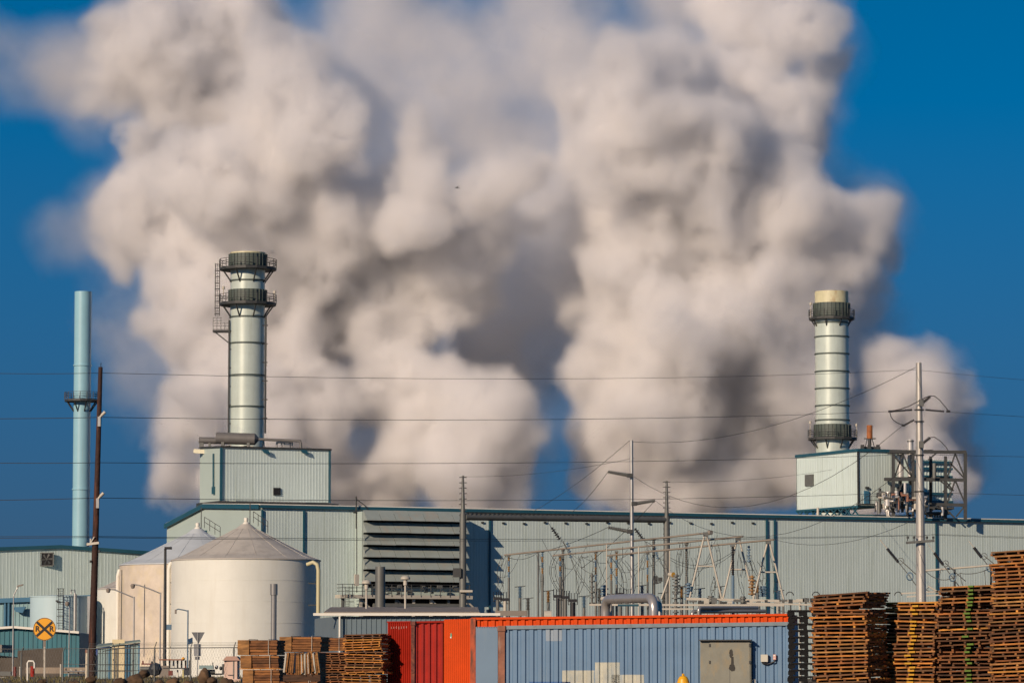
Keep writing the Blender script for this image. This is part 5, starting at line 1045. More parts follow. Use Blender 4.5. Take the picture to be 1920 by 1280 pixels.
ordn += ['twenty fifth', 'twenty sixth', 'twenty seventh', 'twenty eighth', 'twenty ninth', 'thirtieth'] + [t + ' ' + o for t in ('thirty', 'forty', 'fifty') for o in ordn[:9]]
ordn.insert(39, 'fortieth'); ordn.insert(49, 'fiftieth')
LIM = 30
def kf(base, alt, mark=None):
    r = random.Random(ord(base[0]) + len(alt))
    def f(k, top): return (r.choice(alt) if r.random() < .35 else base) + (mark if mark and r.random() < .8 else '')
    return f
tower(1598, 76, -31, 1112, kf('w', ['o', 'd']), 'the pallet stack next to the black plastic one', 1, wob=.025, tilt=-1.0)
tower(1724, 76.5, -31, 1124, kf('w', ['o', 'd'], 'y'), 'the pallet stack with a yellow paint stripe', 2, wob=.025, tilt=-.2)
tower(1829, 75.9, -31, 1101, kf('d', ['w', 'd'], 'g'), 'the pallet stack with green paint marks', 3, wob=.03, tilt=-.8)
tower(1932, 75.2, -29, 1034, kf('w', ['d', 'w']), 'the tallest pallet stack at the right frame edge', 4, wob=.04, tilt=-2.2)
tower(688, 116.5, -14, 1189, kf('o', ['w', 'd']), 'the orange pallet stack by the dark red container', 5, wob=.03)
tower(628, 123, -18, 1220, kf('d', ['w', 'd']), 'the ragged dark pallet stack', 6, wob=.05)
# ---- black plastic pallets
def plastic_parts():
    Lx, Ly, h = .78, .62, .145; t = MB(); t.box((0, 0, h - .022), (Lx, Ly, .044)); t.box((-.08, 0, .07), (.14, Ly * .98, .10)); t.box((.20, 0, .07), (.12, Ly * .98, .10)); t.box((-.27, 0, .06), (.05, Ly * .98, .06)); 
    for k in range(7): t.box((-Lx / 2 + .05 + k * (Lx - .1) / 6, -Ly / 2 - .004, h - .04), (.03, .012, .03))
    u = MB()
    for x in (-Lx / 2 + .05, 0, Lx / 2 - .05): u.box((x, 0, .012), (.09, Ly, .023))
    out = [('deck', t), ('runners', u)]
    for x in (-Lx / 2 + .06, 0, Lx / 2 - .06):
        for y in (-Ly / 2 + .06, 0, Ly / 2 - .06): w_ = MB(); w_.box((x, y, .068), (.15 if x else .08, .12, .09)); out.append(('foot_block', w_))
    return [(nm, mb.build('_tmp', BLACKP)) for nm, mb in out]
PP = plastic_parts(); c = P(1511, 1200, 84); ztp = P(1511, 1143, 84).z; n = int(ztp / .147); rr = random.Random(8)
for k in range(n):
    top = n - k; e = bpy.data.objects.new('plastic_pallet', None); COL.objects.link(e); e.location = (c.x + rr.uniform(-.012, .012), 84 + rr.uniform(-.01, .01), ztp - .147 * (top)); e.rotation_euler = (0, 0, radians(-5 + rr.uniform(-1, 1))); e.empty_display_size = .2
    if k == 0: base_z = e.location.z
    e['label'] = '%s black plastic pallet from the top of the black stack' % ordn[top - 1]; e['category'] = 'plastic pallet'; e['group'] = 'black plastic pallets beside the blue container'
    for nm, o in PP: q = o.copy(); q.name = nm; COL.objects.link(q); q.parent = e
for lst_ in list(PROTO.values()):
    for nm, o, m in lst_: bpy.data.objects.remove(o)
for nm, o in PP: bpy.data.objects.remove(o)
# ---- strapped lath packs
LATH = woodmat('brown_lath', [(.17, .065, .018), (.10, .04, .014), (.22, .09, .024), (.13, .05, .016)]); LATHL = woodmat('tan_lath', [(.22, .10, .03), (.17, .075, .022), (.28, .14, .045)])
def pack(px, Y, y0, y1, wpx, dep, rz, label, seed, tiltx=0, layers=None, end=True, m=None):
    rr = random.Random(seed); c = P(px, y1, Y); h = P(px, y0, Y).z - c.z; w_ = M(wpx, Y); R = Matrix.Rotation(radians(rz), 3, 'Z') @ Matrix.Rotation(radians(tiltx), 3, 'Y'); n = layers or max(2, int(h / .062)); st = h / n
    root = thing('lath_bundle', label, 'wood bundle', c, 'strapped wood bundles in the left hand stacks'); b = MB()
    for k in range(n):
        b.box(c + R @ Vector((rr.uniform(-.02, .02), rr.uniform(-.02, .02), st * (k + .38))), (w_ * rr.uniform(.97, 1.01), dep, st * .80), R=R @ Matrix.Rotation(rr.uniform(-.008, .008), 3, 'Y'))
    b.build('laths', m or LATH, root); b = MB(); b.box(c + R @ Vector((0, 0, h / 2)), (w_ * .95, dep * .93, h * .96), R=R); b.build('lath_gap_shade', WD2, root)  # dark inner block added so the gaps between laths look shaded
    if end:
        b = MB(); b.box(c + R @ Vector((-w_ / 2 + w_ * .14, -dep / 2 - .015, h / 2)), (w_ * .30, .03, h * .97), R=R); b.build('cover_board', LATHL, root)
    for fx in (-.22, .28):
        b = MB(); x = w_ * fx; e_ = .035; ps = [(x, -dep / 2 - e_, 0), (x, -dep / 2 - e_, h + .01), (x, dep / 2 + e_, h + .01), (x, dep / 2 + e_, 0), (x, -dep / 2 - e_, 0)]
        b.tube([c + R @ Vector(p) for p in ps], .008, 5); b.build('strap', PALEST if fx > 0 else LATHL, root)
    return root
zb_ = P(490, 1400, 93).z
pack(491, 93, 1199, 1227, 74, 1.0, -8, 'topmost strapped lath bundle at the left end of the lumber', 1); pack(493, 93, 1228, 1252, 70, 1.0, -6, 'second strapped lath bundle from the top at the left end', 2)
pack(496, 93, 1254, 1300, 68, 1.0, -6, 'third strapped lath bundle from the top, cut by the lower frame edge', 3); pack(494, 93, 1301, 1370, 70, 1.0, -6, 'lowest lath bundle at the left end, below the frame edge', 13)
b = MB(); b.box(P(494, 1253, 93), (M(78, 93), 1.05, .025), rz=radians(-6)); tag(b.build('bearer_board', WD3), 'thin orange board between the second and third left lath bundles', 'board')
pack(572, 95, 1193, 1221, 78, 1.0, -10, 'strapped lath bundle with white strap on top of the middle stack', 4); pack(574, 97, 1222, 1300, 62, 1.0, -10, 'dark lath bundle behind the leaning tan boards', 5, end=False, m=WD2); pack(574, 97, 1301, 1370, 70, 1.0, -6, 'lowest bundle of the middle lumber stack, below the frame edge', 14, end=False, m=WD2)
pack(628, 123, 1195, 1219, 52, 1.0, -10, 'small lath bundle on the dark ragged pallet stack', 6)
# leaning bundle of upright tan boards
lb = thing('board_bundle', 'leaning bundle of upright tan boards tied with white strings', 'wood bundle', P(567, 1262, 91)); rr = random.Random(3)
for k in range(18):
    x = 536 + k * 3.6; b = MB(); lean = (k - 9) * .10; a = P(x + lean * 3, 1263 - abs(k - 8) * .3 + rr.uniform(-1, 1), 91 + rr.uniform(-.05, .05)); t_ = P(x - lean * 2 + rr.uniform(-1, 1), 1224 + rr.uniform(-1.5, 2) - (2 if k > 9 else 0), 91 + rr.uniform(-.05, .05)); b.beam(a, t_, .55, .038, up=(1, 0, 0)); b.build('board', LATHL if k % 5 else PALEST, lb)
for px in (565, 577): b = MB(); b.tube([P(px, 1226, 90.6), P(px + 1, 1262, 90.6)], .008, 5); b.build('string', WHITE, lb)
b = MB(); b.box(P(567, 1270, 91.1), (.9, .7, .15)); b.build('bearer', WD2, lb)
pack(565, 91.2, 1276, 1370, 72, .8, -8, 'stack carrying the leaning tan board bundle', 15, end=False)
# ---------------------------------------------------------------- railroad sign
YS_ = 174
rs = thing('railroad_sign', 'round orange railroad crossing sign with a black cross and two letters R', 'road sign', (P(84, 1250, YS_).x, YS_, gz(P(84, 1250, YS_).x, YS_)))
q = P(83.5, 1178.5, YS_); r_ = M(21.2, YS_); b = MB(); b.cyl(q + Vector((0, .02, 0)), q, r_, n=48); pl = b.build('sign_plate', SIGNY, rs)
b = MB(); nn_ = 48
for k in range(nn_):
    t, u = 2 * pi * k / nn_, 2 * pi * (k + 1) / nn_; f = lambda r, a: q + Vector((r * cos(a), -.004, r * sin(a))); b.quad(f(r_ * .94, t), f(r_ * .94, u), f(r_ * .985, u), f(r_ * .985, t))
b.build('black_border', SIGNK, pl)
for s_ in (1, -1):
    b = MB(); d = Vector((s_ * sin(radians(48)), 0, cos(radians(48)))); e_ = Vector((d.z, 0, -d.x)) * r_ * .11; o_ = Vector((0, -.006 - (.002 if s_ > 0 else 0), 0)); L_ = r_ * .92; b.quad(q + o_ - d * L_ - e_, q + o_ + d * L_ - e_, q + o_ + d * L_ + e_, q + o_ - d * L_ + e_); b.build('cross_stroke', SIGNK, pl)
for sx_ in (-1, 1):
    cu = bpy.data.curves.new('txt', 'FONT'); cu.body = 'R'; cu.size = r_ * .66; cu.align_x = 'CENTER'; cu.align_y = 'CENTER'; cu.extrude = .002; cu.offset = .012
    o = bpy.data.objects.new('txt', cu); COL.objects.link(o); bpy.context.view_layer.update(); me = bpy.data.meshes.new_from_object(o.evaluated_get(bpy.context.evaluated_depsgraph_get())); bpy.data.objects.remove(o)
    t = bpy.data.objects.new('letter', me); me.materials.clear(); me.materials.append(SIGNK); COL.objects.link(t); t.parent = pl; wv = rs['_w']; t.location = (q.x + sx_ * r_ * .62 - wv[0], q.y - .008 - wv[1], q.z - wv[2]); t.rotation_euler = (pi / 2, 0, 0)
b = MB(); x_ = q.x; b.box((x_, YS_ + .05, q.z - r_ - .4), (.12, .05, 1.0)); b.build('post_sleeve', SHEDR, rs)
b = MB(); g_ = rs['_w'][2]; b.box((x_ + .01, YS_ + .04, (q.z - r_ - .3 + g_) / 2), (.075, .06, q.z - r_ - .3 - g_)); b.build('post', PALEST, rs)
# back of a yield sign with plates
YY = 208; ys = thing('sign_back', 'grey back of a triangular sign over two plates before the cream tank', 'road sign', (P(371, 1250, YY).x, YY, 1.0))
b = MB(); b.prism([P(359, 1184.5, YY), P(384, 1184.5, YY), P(372, 1206.5, YY)], (0, .02, 0)); b.build('triangle_plate', SIGNB, ys)
b = MB(); b.prism([P(363.5, 1206.5, YY + .1), P(377, 1206.5, YY + .1), P(377, 1229, YY + .1), P(363.5, 1229, YY + .1)], (0, .02, 0)); b.build('square_plate', mat('plate_back', (.27, .28, .29), .45, .4, var=.06), ys)
b = MB(); b.prism([P(365.5, 1230, YY), P(374.5, 1230, YY), P(374.5, 1236, YY), P(365.5, 1236, YY)], (0, .02, 0)); b.build('small_plate', SIGNB, ys)
b = MB(); a = P(371.5, 1185, YY - .03); c_ = P(370, 1275, YY - .03); b.cyl((c_.x, c_.y, 1.0), a, .03, n=8); b.build('post', GALV, ys)
# ---------------------------------------------------------------- fence
YF_ = 150; FG = 'chain link fence panels and posts at left'
fc = thing('chain_link_fence', 'thin wire fence with angled barbed wire arms along the left foreground', 'fence', (P(300, 1250, YF_).x, YF_, 1.0))
def fpost(px, py, Y, arm=1): 
    q = P(px, py, Y); b = MB(); b.cyl((q.x, Y, gz(q.x, Y)), q, .035, n=8); b.tube([q, q + Vector((.10 * arm, -.05, .22))], .018, 5); b.build('post', GREYST, fc)
for px, am in ((166, 1), (215, -1), (221, 1), (250, 1), (290, 1), (357.5, 1), (438.5, 1)): fpost(px, 1213 if px > 280 else 1215, YF_, am * .8)
for px in (40, 118): fpost(px, 1222, YF_, 1)
def frail(x1, y1, x2, y2, r=.022): b = MB(); b.cyl(P(x1, y1, YF_), P(x2, y2, YF_), r, n=6); b.build('rail', GREYST, fc)
frail(0, 1216, 165, 1215, .012); frail(166, 1215, 455, 1213); frail(166, 1257, 250, 1258, .015); frail(166, 1245, 250, 1246, .012); frail(120, 1244, 165, 1245, .012)
wire_b = MB()
for dy in (-2, -4.5, -7): wire_b.tube([P(166, 1213 + dy, YF_ - .1), P(290, 1211.5 + dy, YF_ - .1), P(455, 1211 + dy, YF_ - .1)], .005, 4)
wire_b.build('barbed_wire', GREYST, fc)
wm = MB()
zt_ = P(300, 1214, YF_).z; xa, xb = P(-30, 1214, YF_).x, P(455, 1214, YF_).x; x = xa
while x < xb:
    wm.beam((x, YF_ + .02, 1.0), (x + .55, YF_ + .02, zt_), .004); wm.beam((x + .55, YF_ + .025, 1.0), (x, YF_ + .025, zt_), .004); x += .11
o = wm.build('wire_mesh', GREYST, fc)
# gate bars in front of the small shed
gt = thing('fence_gate', 'square framed pipe gate in front of the small teal shed', 'gate', (P(215, 1250, 149).x, 149, 1.0))
for i, px in enumerate((188, 198, 218, 238)): b = MB(); q = P(px, 1216 + (i % 2), 149); b.cyl((q.x, 149, gz(q.x, 149)), q, .018, n=6); b.build('bar', DARKST, gt)
for py in (1224, 1245, 1256, 1272): b = MB(); b.cyl(P(184, py, 149), P(262, py, 149), .012, n=6); b.build('cross_bar', DARKST, gt)
b = MB(); b.cyl(P(192, 1220, 149), P(262, 1209, 149), .016, n=6); b.build('diagonal_bar', DARKST, gt)
# ---------------------------------------------------------------- small shed
YH = 176; hs_ = thing('small_metal_shed', 'small pale teal metal shed with a cream door behind the fence gate', 'shed', (P(225, 1250, YH).x, YH, 1.0))
zl_, zr2 = P(190, 1215, YH).z, P(262, 1204, YH).z; xl, xr = P(184, 1215, YH).x, P(262, 1204, YH).x
b = MB(); b.corr((xl, YH), (xr, YH), 1.0, lambda u: zl_ + (zr2 - zl_) * u, .22, .03, (0, -1), rib=.2); b.build('front_wall', mat('shed_teal_pale', (.24, .34, .34), .55, var=.08), hs_)
b = MB(); b.prism([(xl, YH + .04, 1), (xr, YH + .04, 1), (xr, YH + .04, zr2), (xl, YH + .04, zl_)], (-.32, 2.6, 0)); b.build('body', SHEDW, hs_)
b = MB(); b.prism([(xl - .1, YH - .2, zl_ + .02), (xr + .06, YH - .2, zr2 + .02), (xr - .26, YH + 2.6, zr2 + .10), (xl - .3, YH + 2.6, zl_ + .16)], (0, 0, .06)); b.build('roof', mat('shed_roof_green', (.22, .28, .24), .6), hs_)
for px in (205, 236.5, 242, 261): b = MB(); q = P(px, 1220, YH); zz = zl_ + (zr2 - zl_) * (q.x - xl) / (xr - xl); b.box((q.x, YH - .05, (1 + zz) / 2), (.07, .06, zz - 1)); b.build('corner_trim', MIDB, hs_)
q = P(222, 1240, YH); b = MB(); b.box((q.x, YH - .06, 1.0 + .95), (.58, .05, 1.9)); dd = b.build('door', CREAMD, hs_)
b = MB(); b.box((q.x - .22, YH - .1, 1.95), (.05, .03, .08)); b.build('handle', DARKST, dd)
bd = MB(); q = P(197, 1205, 190); bd.lathe((q.x, 190, q.z - .6), [(.7, 0), (.62, .25), (.35, .42), (0, .48)], n=20); tag(bd.build('blue_cover', mat('deep_blue', (.03, .06, .18), .5)), 'deep blue domed cover behind the small teal shed', 'cover')
# ---------------------------------------------------------------- pinkish booth
YB_ = 150; kx = P(434, 1250, YB_); kg = P(434, 1272, YB_).z
bo = thing('small_booth', 'small pinkish metal booth with a pitched roof near the lumber', 'booth', (kx.x, YB_, kg))
w_ = M(25, YB_); zt_ = P(434, 1237, YB_).z; b = MB(); b.box((kx.x, YB_ + .25, (kg + zt_) / 2), (w_, .5, zt_ - kg), rz=radians(-8)); b.build('body', PINK, bo)
b = MB(); za_ = P(434, 1229.5, YB_).z; hw = w_ / 2 + .09; b.prism([(kx.x - hw, YB_ - .1, zt_ - .01), (kx.x - hw + .16, YB_ - .1, za_), (kx.x + hw - .16, YB_ - .1, za_), (kx.x + hw, YB_ - .1, zt_ - .01)], (.05, .72, 0)); b.build('roof', PINKR, bo)
b = MB(); b.box((kx.x - .04, YB_ - .045, kg + .16), (.22, .02, .02), rz=radians(-8)); b.build('slot', DARKST, bo)
b = MB(); b.box((kx.x, YB_ + .25, kg - .05), (w_ + .2, .75, .1)); b.build('base_slab', PINK, bo)
bw = MB(); bw.box((kx.x, YB_ + .4, kg - .4), (1.3, 1.4, .6)); tag(bw.build('brick_base', mat('brick_brown', (.14, .08, .06), .9, var=.3, vscale=6)), 'brown brick base under the pinkish booth', 'base')
# ---------------------------------------------------------------- clutter on the bank
rr = random.Random(31)
def rock(px, py, Y, rpx, label, sq=.75, m=None):
    q = P(px, py, Y); r = M(rpx, Y) * .82; bm = bmesh.new(); bmesh.ops.create_icosphere(bm, subdivisions=3, radius=1); sd_ = rr.uniform(0, 50)
    for v in bm.verts:
        k = 1 + .35 * mnoise.fractal(v.co * 1.3 + Vector((sd_, 0, 0)), 1, 2, 4, noise_basis='PERLIN_ORIGINAL') ; v.co *= k; v.co = Vector((v.co.x * r, v.co.y * r, v.co.z * r * sq))
    me = bpy.data.meshes.new('boulder'); bm.to_mesh(me); bm.free(); me.polygons.foreach_set("use_smooth", [True] * len(me.polygons)); me.materials.append(m or ROCK)
    o = bpy.data.objects.new('boulder', me); COL.objects.link(o); o.location = q; o.rotation_euler = (0, 0, rr.uniform(0, 6)); tag(o, label, 'boulder', 'brown boulders along the lower left edge')
for a in ((255, 1275, 125, 19, 'widest brown boulder below the small shed'), (270, 1263, 128, 12, 'tan boulder behind the widest one'), (326, 1279, 124, 15, 'rounded dark boulder left of the sign back'), (384, 1268, 123, 15, 'tall dark boulder right of the sign back', 1.3), (398, 1276, 122, 12, 'smaller boulder leaning on the tall dark one'),
          (170, 1274, 126, 12, 'round boulder at the foot of the wooden pole'), (225, 1280, 122, 16, 'low boulder under the gate'), (300, 1284, 121, 16, 'half sunk boulder between the round ones'), (352, 1284, 121, 14, 'low boulder under the sign back'), (425, 1283, 120, 18, 'low boulder under the pinkish booth'), (140, 1283, 124, 14, 'low boulder left of the wooden pole'), (80, 1278, 130, 9, 'small dark boulder behind the railroad sign post')): rock(*a)
def eq(name, label, cat, px, Y, parts, group=None):
    """small equipment: parts = (kind, px, py, w, h, material, part name)"""
    r = thing(name, label, cat, P(px, 1270, Y), group)
    for i, (kd, x, y, w2, h2, m, pn) in enumerate(parts):
        q = P(x, y, Y + (i % 3) * .12); b = MB(); W_, H_ = M(w2, Y), M(h2, Y)
        if kd == 'b': b.box(q, (W_, min(W_, 1.2) * .7, H_))
        elif kd == 'v': b.cyl(q - Vector((0, 0, H_ / 2)), q + Vector((0, 0, H_ / 2)), W_ / 2, n=12)
        elif kd == 'h': b.cyl(q - Vector((W_ / 2, 0, 0)), q + Vector((W_ / 2, 0, 0)), H_ / 2, n=14)
        elif kd == 's': b.lathe(q, [(0, -H_ / 2), (W_ * .35, -H_ * .38), (W_ / 2, 0), (W_ * .35, H_ * .38), (0, H_ / 2)], n=16)
        b.build(pn, m, r)
    return r
eq('pressure_vessel', 'dark round vessel with red valves left of the flat head lamp pole', 'tank', 290, 190, [('s', 291, 1254, 26, 26, TREAD, 'vessel'), ('h', 275, 1253, 24, 9, GREYST, 'drum'), ('b', 279, 1244, 26, 2.5, REDV, 'valve_rail'), ('b', 268, 1241, 3, 6, REDV, 'valve'), ('b', 285, 1242, 4, 6, DARKST, 'valve'), ('v', 281, 1237, 1, 9, DARKST, 'hoop'), ('v', 287, 1238, 1, 8, DARKST, 'hoop'), ('b', 280, 1262, 16, 6, DARKST, 'saddle')])
eq('cylinder_rack', 'row of dark gas cylinders with an orange knob right of the flat head lamp pole', 'gas rack', 330, 192, [('b', 322, 1236, 44, 2.5, RUSTP, 'top_bar')] + [('v', 318 + k * 7.5, 1244, 3.2, 14, [INSB, WHITE, INSB, INSB, REDV, INSB][k % 6], 'cylinder') for k in range(6)] + [('s', 343.5, 1234.5, 7, 7, SIGNY, 'orange_knob'), ('b', 330, 1252, 46, 2, DARKST, 'middle_bar'), ('b', 351, 1258, 12, 14, TREAD, 'cabinet'), ('b', 320, 1261, 8, 9, REDV, 'red_box'), ('v', 333, 1262, 3, 14, WHITE, 'white_pipe'), ('v', 344, 1262, 4.5, 16, mat('pale_yellow', (.5, .45, .2), .6), 'yellow_post')])
eq('pump_skid', 'low grey pump skid with pipes left of the pinkish booth', 'pump', 400, 195, [('b', 387, 1250, 26, 7, MATS['shed_teal_pale'], 'tray'), ('h', 391, 1258, 24, 8, GREYST, 'pump_body'), ('s', 406, 1250, 7, 8, GALV, 'valve_body'), ('s', 414, 1252, 6, 8, DARKST, 'valve_body'), ('v', 399, 1246, 2, 10, GREYST, 'stem'), ('h', 402, 1263, 30, 3, DARKST, 'base_pipe'), ('v', 419, 1254, 5, 20, DARKST, 'filter')])
eq('pipe_manifold', 'tangle of low pipes and valves between the sign post and the wooden pole', 'pipes', 140, 200, [('h', 140, 1258, 44, 3, SILVER, 'pipe'), ('h', 146, 1265, 34, 5, TREAD, 'pump_body'), ('v', 114, 1256, 3.5, 24, PALEST, 'riser')] + [('b', 124 + k * 4.6, 1254 + (k * 5) % 9, 3, 4, [DARKST, REDV, PALEST, GREYST][k % 4], 'valve') for k in range(9)])
eq('low_wall', 'low beige wall along the ground behind the railroad sign', 'wall', 100, 222, [('b', 115, 1256, 130, 11, mat('beige_block', (.30, .24, .18), .9, var=.2, vscale=1.5), 'blocks')])
eq('red_drums', 'two dull red drums behind the white hoop bollard', 'drum', 45, 205, [('v', 28, 1258, 6, 18, REDV, 'drum'), ('v', 61, 1258, 8, 20, MATS['dark_red_container_paint'], 'drum'), ('b', 10, 1262, 22, 8, GREYST, 'crate'), ('v', 37, 1262, 1.4, 26, WHITE, 'rod'), ('b', 6, 1272, 14, 7, WHITE, 'white_block')])
hb = MB(); pts = [P(51.5, 1290, 150), P(51.5, 1242, 150), P(53.5, 1238.5, 150), P(62, 1238.5, 150), P(64.5, 1242, 150), P(64.5, 1252, 150)]; hb.tube(pts, .035, 8); tag(hb.build('hoop_bollard', WHITE), 'white hoop shaped bollard left of the railroad sign post', 'bollard')
gp = pole_px('marker_post', 'orange topped pale marker post left of the wooden pole', 'post', ((163, 1219), (162, 1275)), 165, 5, 5, mat('marker_cream', (.55, .48, .36), .6)); 
b = MB(); b.cyl(P(163, 1223, 165), P(163, 1217, 165), .075, n=10); q = b.build('cap', RUSTP); q.parent = gp
# ground cover at the lower edge: low dry weeds
gw = MB(); rr = random.Random(77)
for k in range(2600):
    Y = rr.uniform(118, 215); px = rr.uniform(-30, 455); x = (px - 960) * Y / F; z = gz(x, Y) + .02; h = rr.uniform(.04, .16) * (Y / 160); a = rr.uniform(0, pi); dx, dy = .03 * cos(a), .03 * sin(a); l = rr.uniform(-.06, .06)
    gw.add([(x - dx, Y - dy, z - .05), (x + dx, Y + dy, z - .05), (x + l, Y + l, z + h)], [(0, 1, 2)])
o = gw.build('dry_weeds', mat('dry_weed', (.12, .10, .035), .9, var=.4, vscale=.6)); o['kind'] = 'stuff'; o['label'] = 'low dry weeds on the dirt bank along the lower left edge'; o['category'] = 'weeds'
# ---------------------------------------------------------------- bird
bq = P(858.5, 352.5, 300); bm = bmesh.new(); r = M(1, 300)
bv = [(-.9, 0, .05, .22), (0, 0, 0, .75), (1.6, 0, .1, 1.0), (3.2, 0, .35, .62), (4.1, 0, .6, .55), (4.9, 0, .5, .16), (-2.6, 0, -.2, .5), (-4.2, .2, -.35, .28)]
me = bpy.data.meshes.new('bird'); S_ = r * 1.25
vs = [Vector((x, y, z)) * S_ for x, y, z, _ in bv]; base = len(vs)
wing = [(1.2, -1.5, .9, .42), (.4, -3.2, 1.9, .34), (-1.0, -5.0, 2.4, .2), (1.2, 1.5, .9, .42), (.2, 3.0, 2.2, .34), (-1.2, 4.6, 3.4, .2)]
vs += [Vector((x, y, z)) * S_ for x, y, z, _ in wing]
es = [(7, 6), (6, 0), (0, 1), (1, 2), (2, 3), (3, 4), (4, 5), (2, 8), (8, 9), (9, 10), (2, 11), (11, 12), (12, 13)]
me.from_pydata([tuple(v) for v in vs], es, []); o = bpy.data.objects.new('bird', me); COL.objects.link(o); sk = o.modifiers.new('skin', 'SKIN'); rad = [b_[3] for b_ in bv] + [w2[3] * 1.3 for w2 in wing]
for i, v in enumerate(me.skin_vertices[0].data): v.radius = (rad[i] * S_, rad[i] * S_ * (.9 if i < base else .55)); v.use_root = (i == 2)
o.modifiers.new('sub', 'SUBSURF').levels = 2; me.materials.append(INSB); o.location = bq; o.rotation_euler = (0, 0, radians(200)); tag(o, 'small black bird flying in front of the steam', 'bird')
# ---------------------------------------------------------------- steam
def fbm(p, s, o=4):
    return mnoise.fractal(Vector(p) * s, 1.0, 2.0, o, noise_basis='PERLIN_ORIGINAL')
def steam(name, label, blobs, dens, band, vox, kids, seed, disp, col=(.990, .984, .984), aniso=0.15, nscale=.12, nlo=.42, nhi=.6, nmin=.12):
    rnd = random.Random(seed)
    bm = bmesh.new()
    sph = []
    for b in blobs:
        px, py, r = b[:3]; Y = (b[3] if len(b) > 3 else 640) + rnd.uniform(-8, 8)
        c = P(px, py, Y); R = M(r, Y); sph.append((c, R))
        for k in range(kids):
            th = rnd.uniform(0, 2 * pi); ph = rnd.uniform(-1, 1)
            q = sqrt(1 - ph * ph); d = Vector((q * cos(th), -abs(q * sin(th)) if rnd.random() < .7 else q * sin(th), ph))
            R2 = R * rnd.uniform(.28, .5); c2 = c + d * (R * rnd.uniform(.8, 1.0)); sph.append((c2, R2))
            for j in range(4):
                d2 = Vector((rnd.uniform(-1, 1), rnd.uniform(-1, .4), rnd.uniform(-1, 1))).normalized()
                sph.append((c2 + d2 * R2 * .9, R2 * rnd.uniform(.3, .5)))
    import numpy as np
    bmesh.ops.create_icosphere(bm, subdivisions=3, radius=1.0)
    V = np.array([v.co[:] for v in bm.verts]); Fc = np.array([[v.index for v in f.verts] for f in bm.faces]); bm.free()
    RM = Matrix.Rotation(radians(7 + seed * 6.1), 3, 'Z') @ Matrix.Rotation(radians(5 + seed * 4.3), 3, 'Y') @ Matrix.Rotation(radians(3 + seed * 5.7), 3, 'X'); cm = P(960 + seed * 3.3, 640 - seed * 2.7, 660)   # every body of steam has its own tilted axes, so that no two grids share a plane
    sph = [(RM.transposed() @ (c - cm), R) for c, R in sph]; n0 = len(V); vs = np.concatenate([V * R + np.array(c) for c, R in sph]); fs = np.concatenate([Fc + i * n0 for i in range(len(sph))])
    me = bpy.data.meshes.new(name); me.from_pydata(vs.tolist(), [], fs.tolist())
    o = bpy.data.objects.new(name, me); COL.objects.link(o); o.location = cm; o.rotation_euler = RM.to_euler()
    o['kind'] = 'stuff'; o['label'] = label; o['category'] = 'steam'
    m = bpy.data.materials.new(name); m.use_nodes = True; n = m.node_tree; n.nodes.clear()
    out = n.nodes.new("ShaderNodeOutputMaterial"); pv = n.nodes.new("ShaderNodeVolumePrincipled")
    n.links.new(pv.outputs[0], out.inputs["Volume"])
    pv.inputs["Color"].default_value = (*col, 1); 
    at = n.nodes.new("ShaderNodeAttribute"); at.attribute_name = "density"
    tcn = n.nodes.new("ShaderNodeTexCoord"); nz = n.nodes.new("ShaderNodeTexNoise"); nz.inputs["Scale"].default_value = nscale; nz.inputs["Detail"].default_value = 5; nz.inputs["Roughness"].default_value = .6
    nr = n.nodes.new("ShaderNodeMapRange"); nr.inputs[1].default_value = nlo; nr.inputs[2].default_value = nhi; nr.inputs[3].default_value = nmin
    # thin rim of the cloud is eaten away by the noise, its heart stays dense
    ad = n.nodes.new("ShaderNodeMath"); ad.operation = 'MULTIPLY'; m2 = n.nodes.new("ShaderNodeMath"); m2.operation = 'MULTIPLY'; m2.inputs[1].default_value = dens
    n.links.new(tcn.outputs["Object"], nz.inputs["Vector"]); n.links.new(nz.outputs[0], nr.inputs[0])
    n.links.new(nr.outputs[0], ad.inputs[0]); n.links.new(at.outputs["Fac"], ad.inputs[1]); n.links.new(ad.outputs[0], m2.inputs[0]); n.links.new(m2.outputs[0], pv.inputs["Density"])
    pv.inputs["Density Attribute"].default_value = ""
    pv.inputs["Anisotropy"].default_value = aniso
    me.materials.append(m)
    for sz, st in disp:
        t = bpy.data.textures.new(name + "_tx", 'CLOUDS'); t.noise_scale = sz; t.cloud_type = 'COLOR'; t.noise_depth = 1; t.noise_basis = 'ORIGINAL_PERLIN'
        d = o.modifiers.new("disp", 'DISPLACE'); d.texture = t; d.texture_coords = 'GLOBAL'; d.strength = st; d.mid_level = .5; d.direction = 'RGB_TO_XYZ'; d.space = 'GLOBAL'
    rm = o.modifiers.new("remesh", 'REMESH'); rm.mode = 'VOXEL'; rm.voxel_size = vox
    ng = bpy.data.node_groups.new(name + "_gn", 'GeometryNodeTree')
    ng.interface.new_socket("Geometry", in_out='INPUT', socket_type='NodeSocketGeometry')
    ng.interface.new_socket("Geometry", in_out='OUTPUT', socket_type='NodeSocketGeometry')
    gi = ng.nodes.new("NodeGroupInput"); go = ng.nodes.new("NodeGroupOutput")
    mv = ng.nodes.new("GeometryNodeMeshToVolume"); mv.resolution_mode = 'VOXEL_SIZE'
    mv.inputs["Density"].default_value = 1.0; mv.inputs["Voxel Size"].default_value = vox * .93; mv.inputs["Interior Band Width"].default_value = band
    sm = ng.nodes.new("GeometryNodeSetMaterial"); sm.inputs["Material"].default_value = m
    ng.links.new(gi.outputs[0], mv.inputs["Mesh"]); ng.links.new(mv.outputs[0], sm.inputs[0]); ng.links.new(sm.outputs[0], go.inputs[0])
    g = o.modifiers.new("gn", 'NODES'); g.node_group = ng
    return o
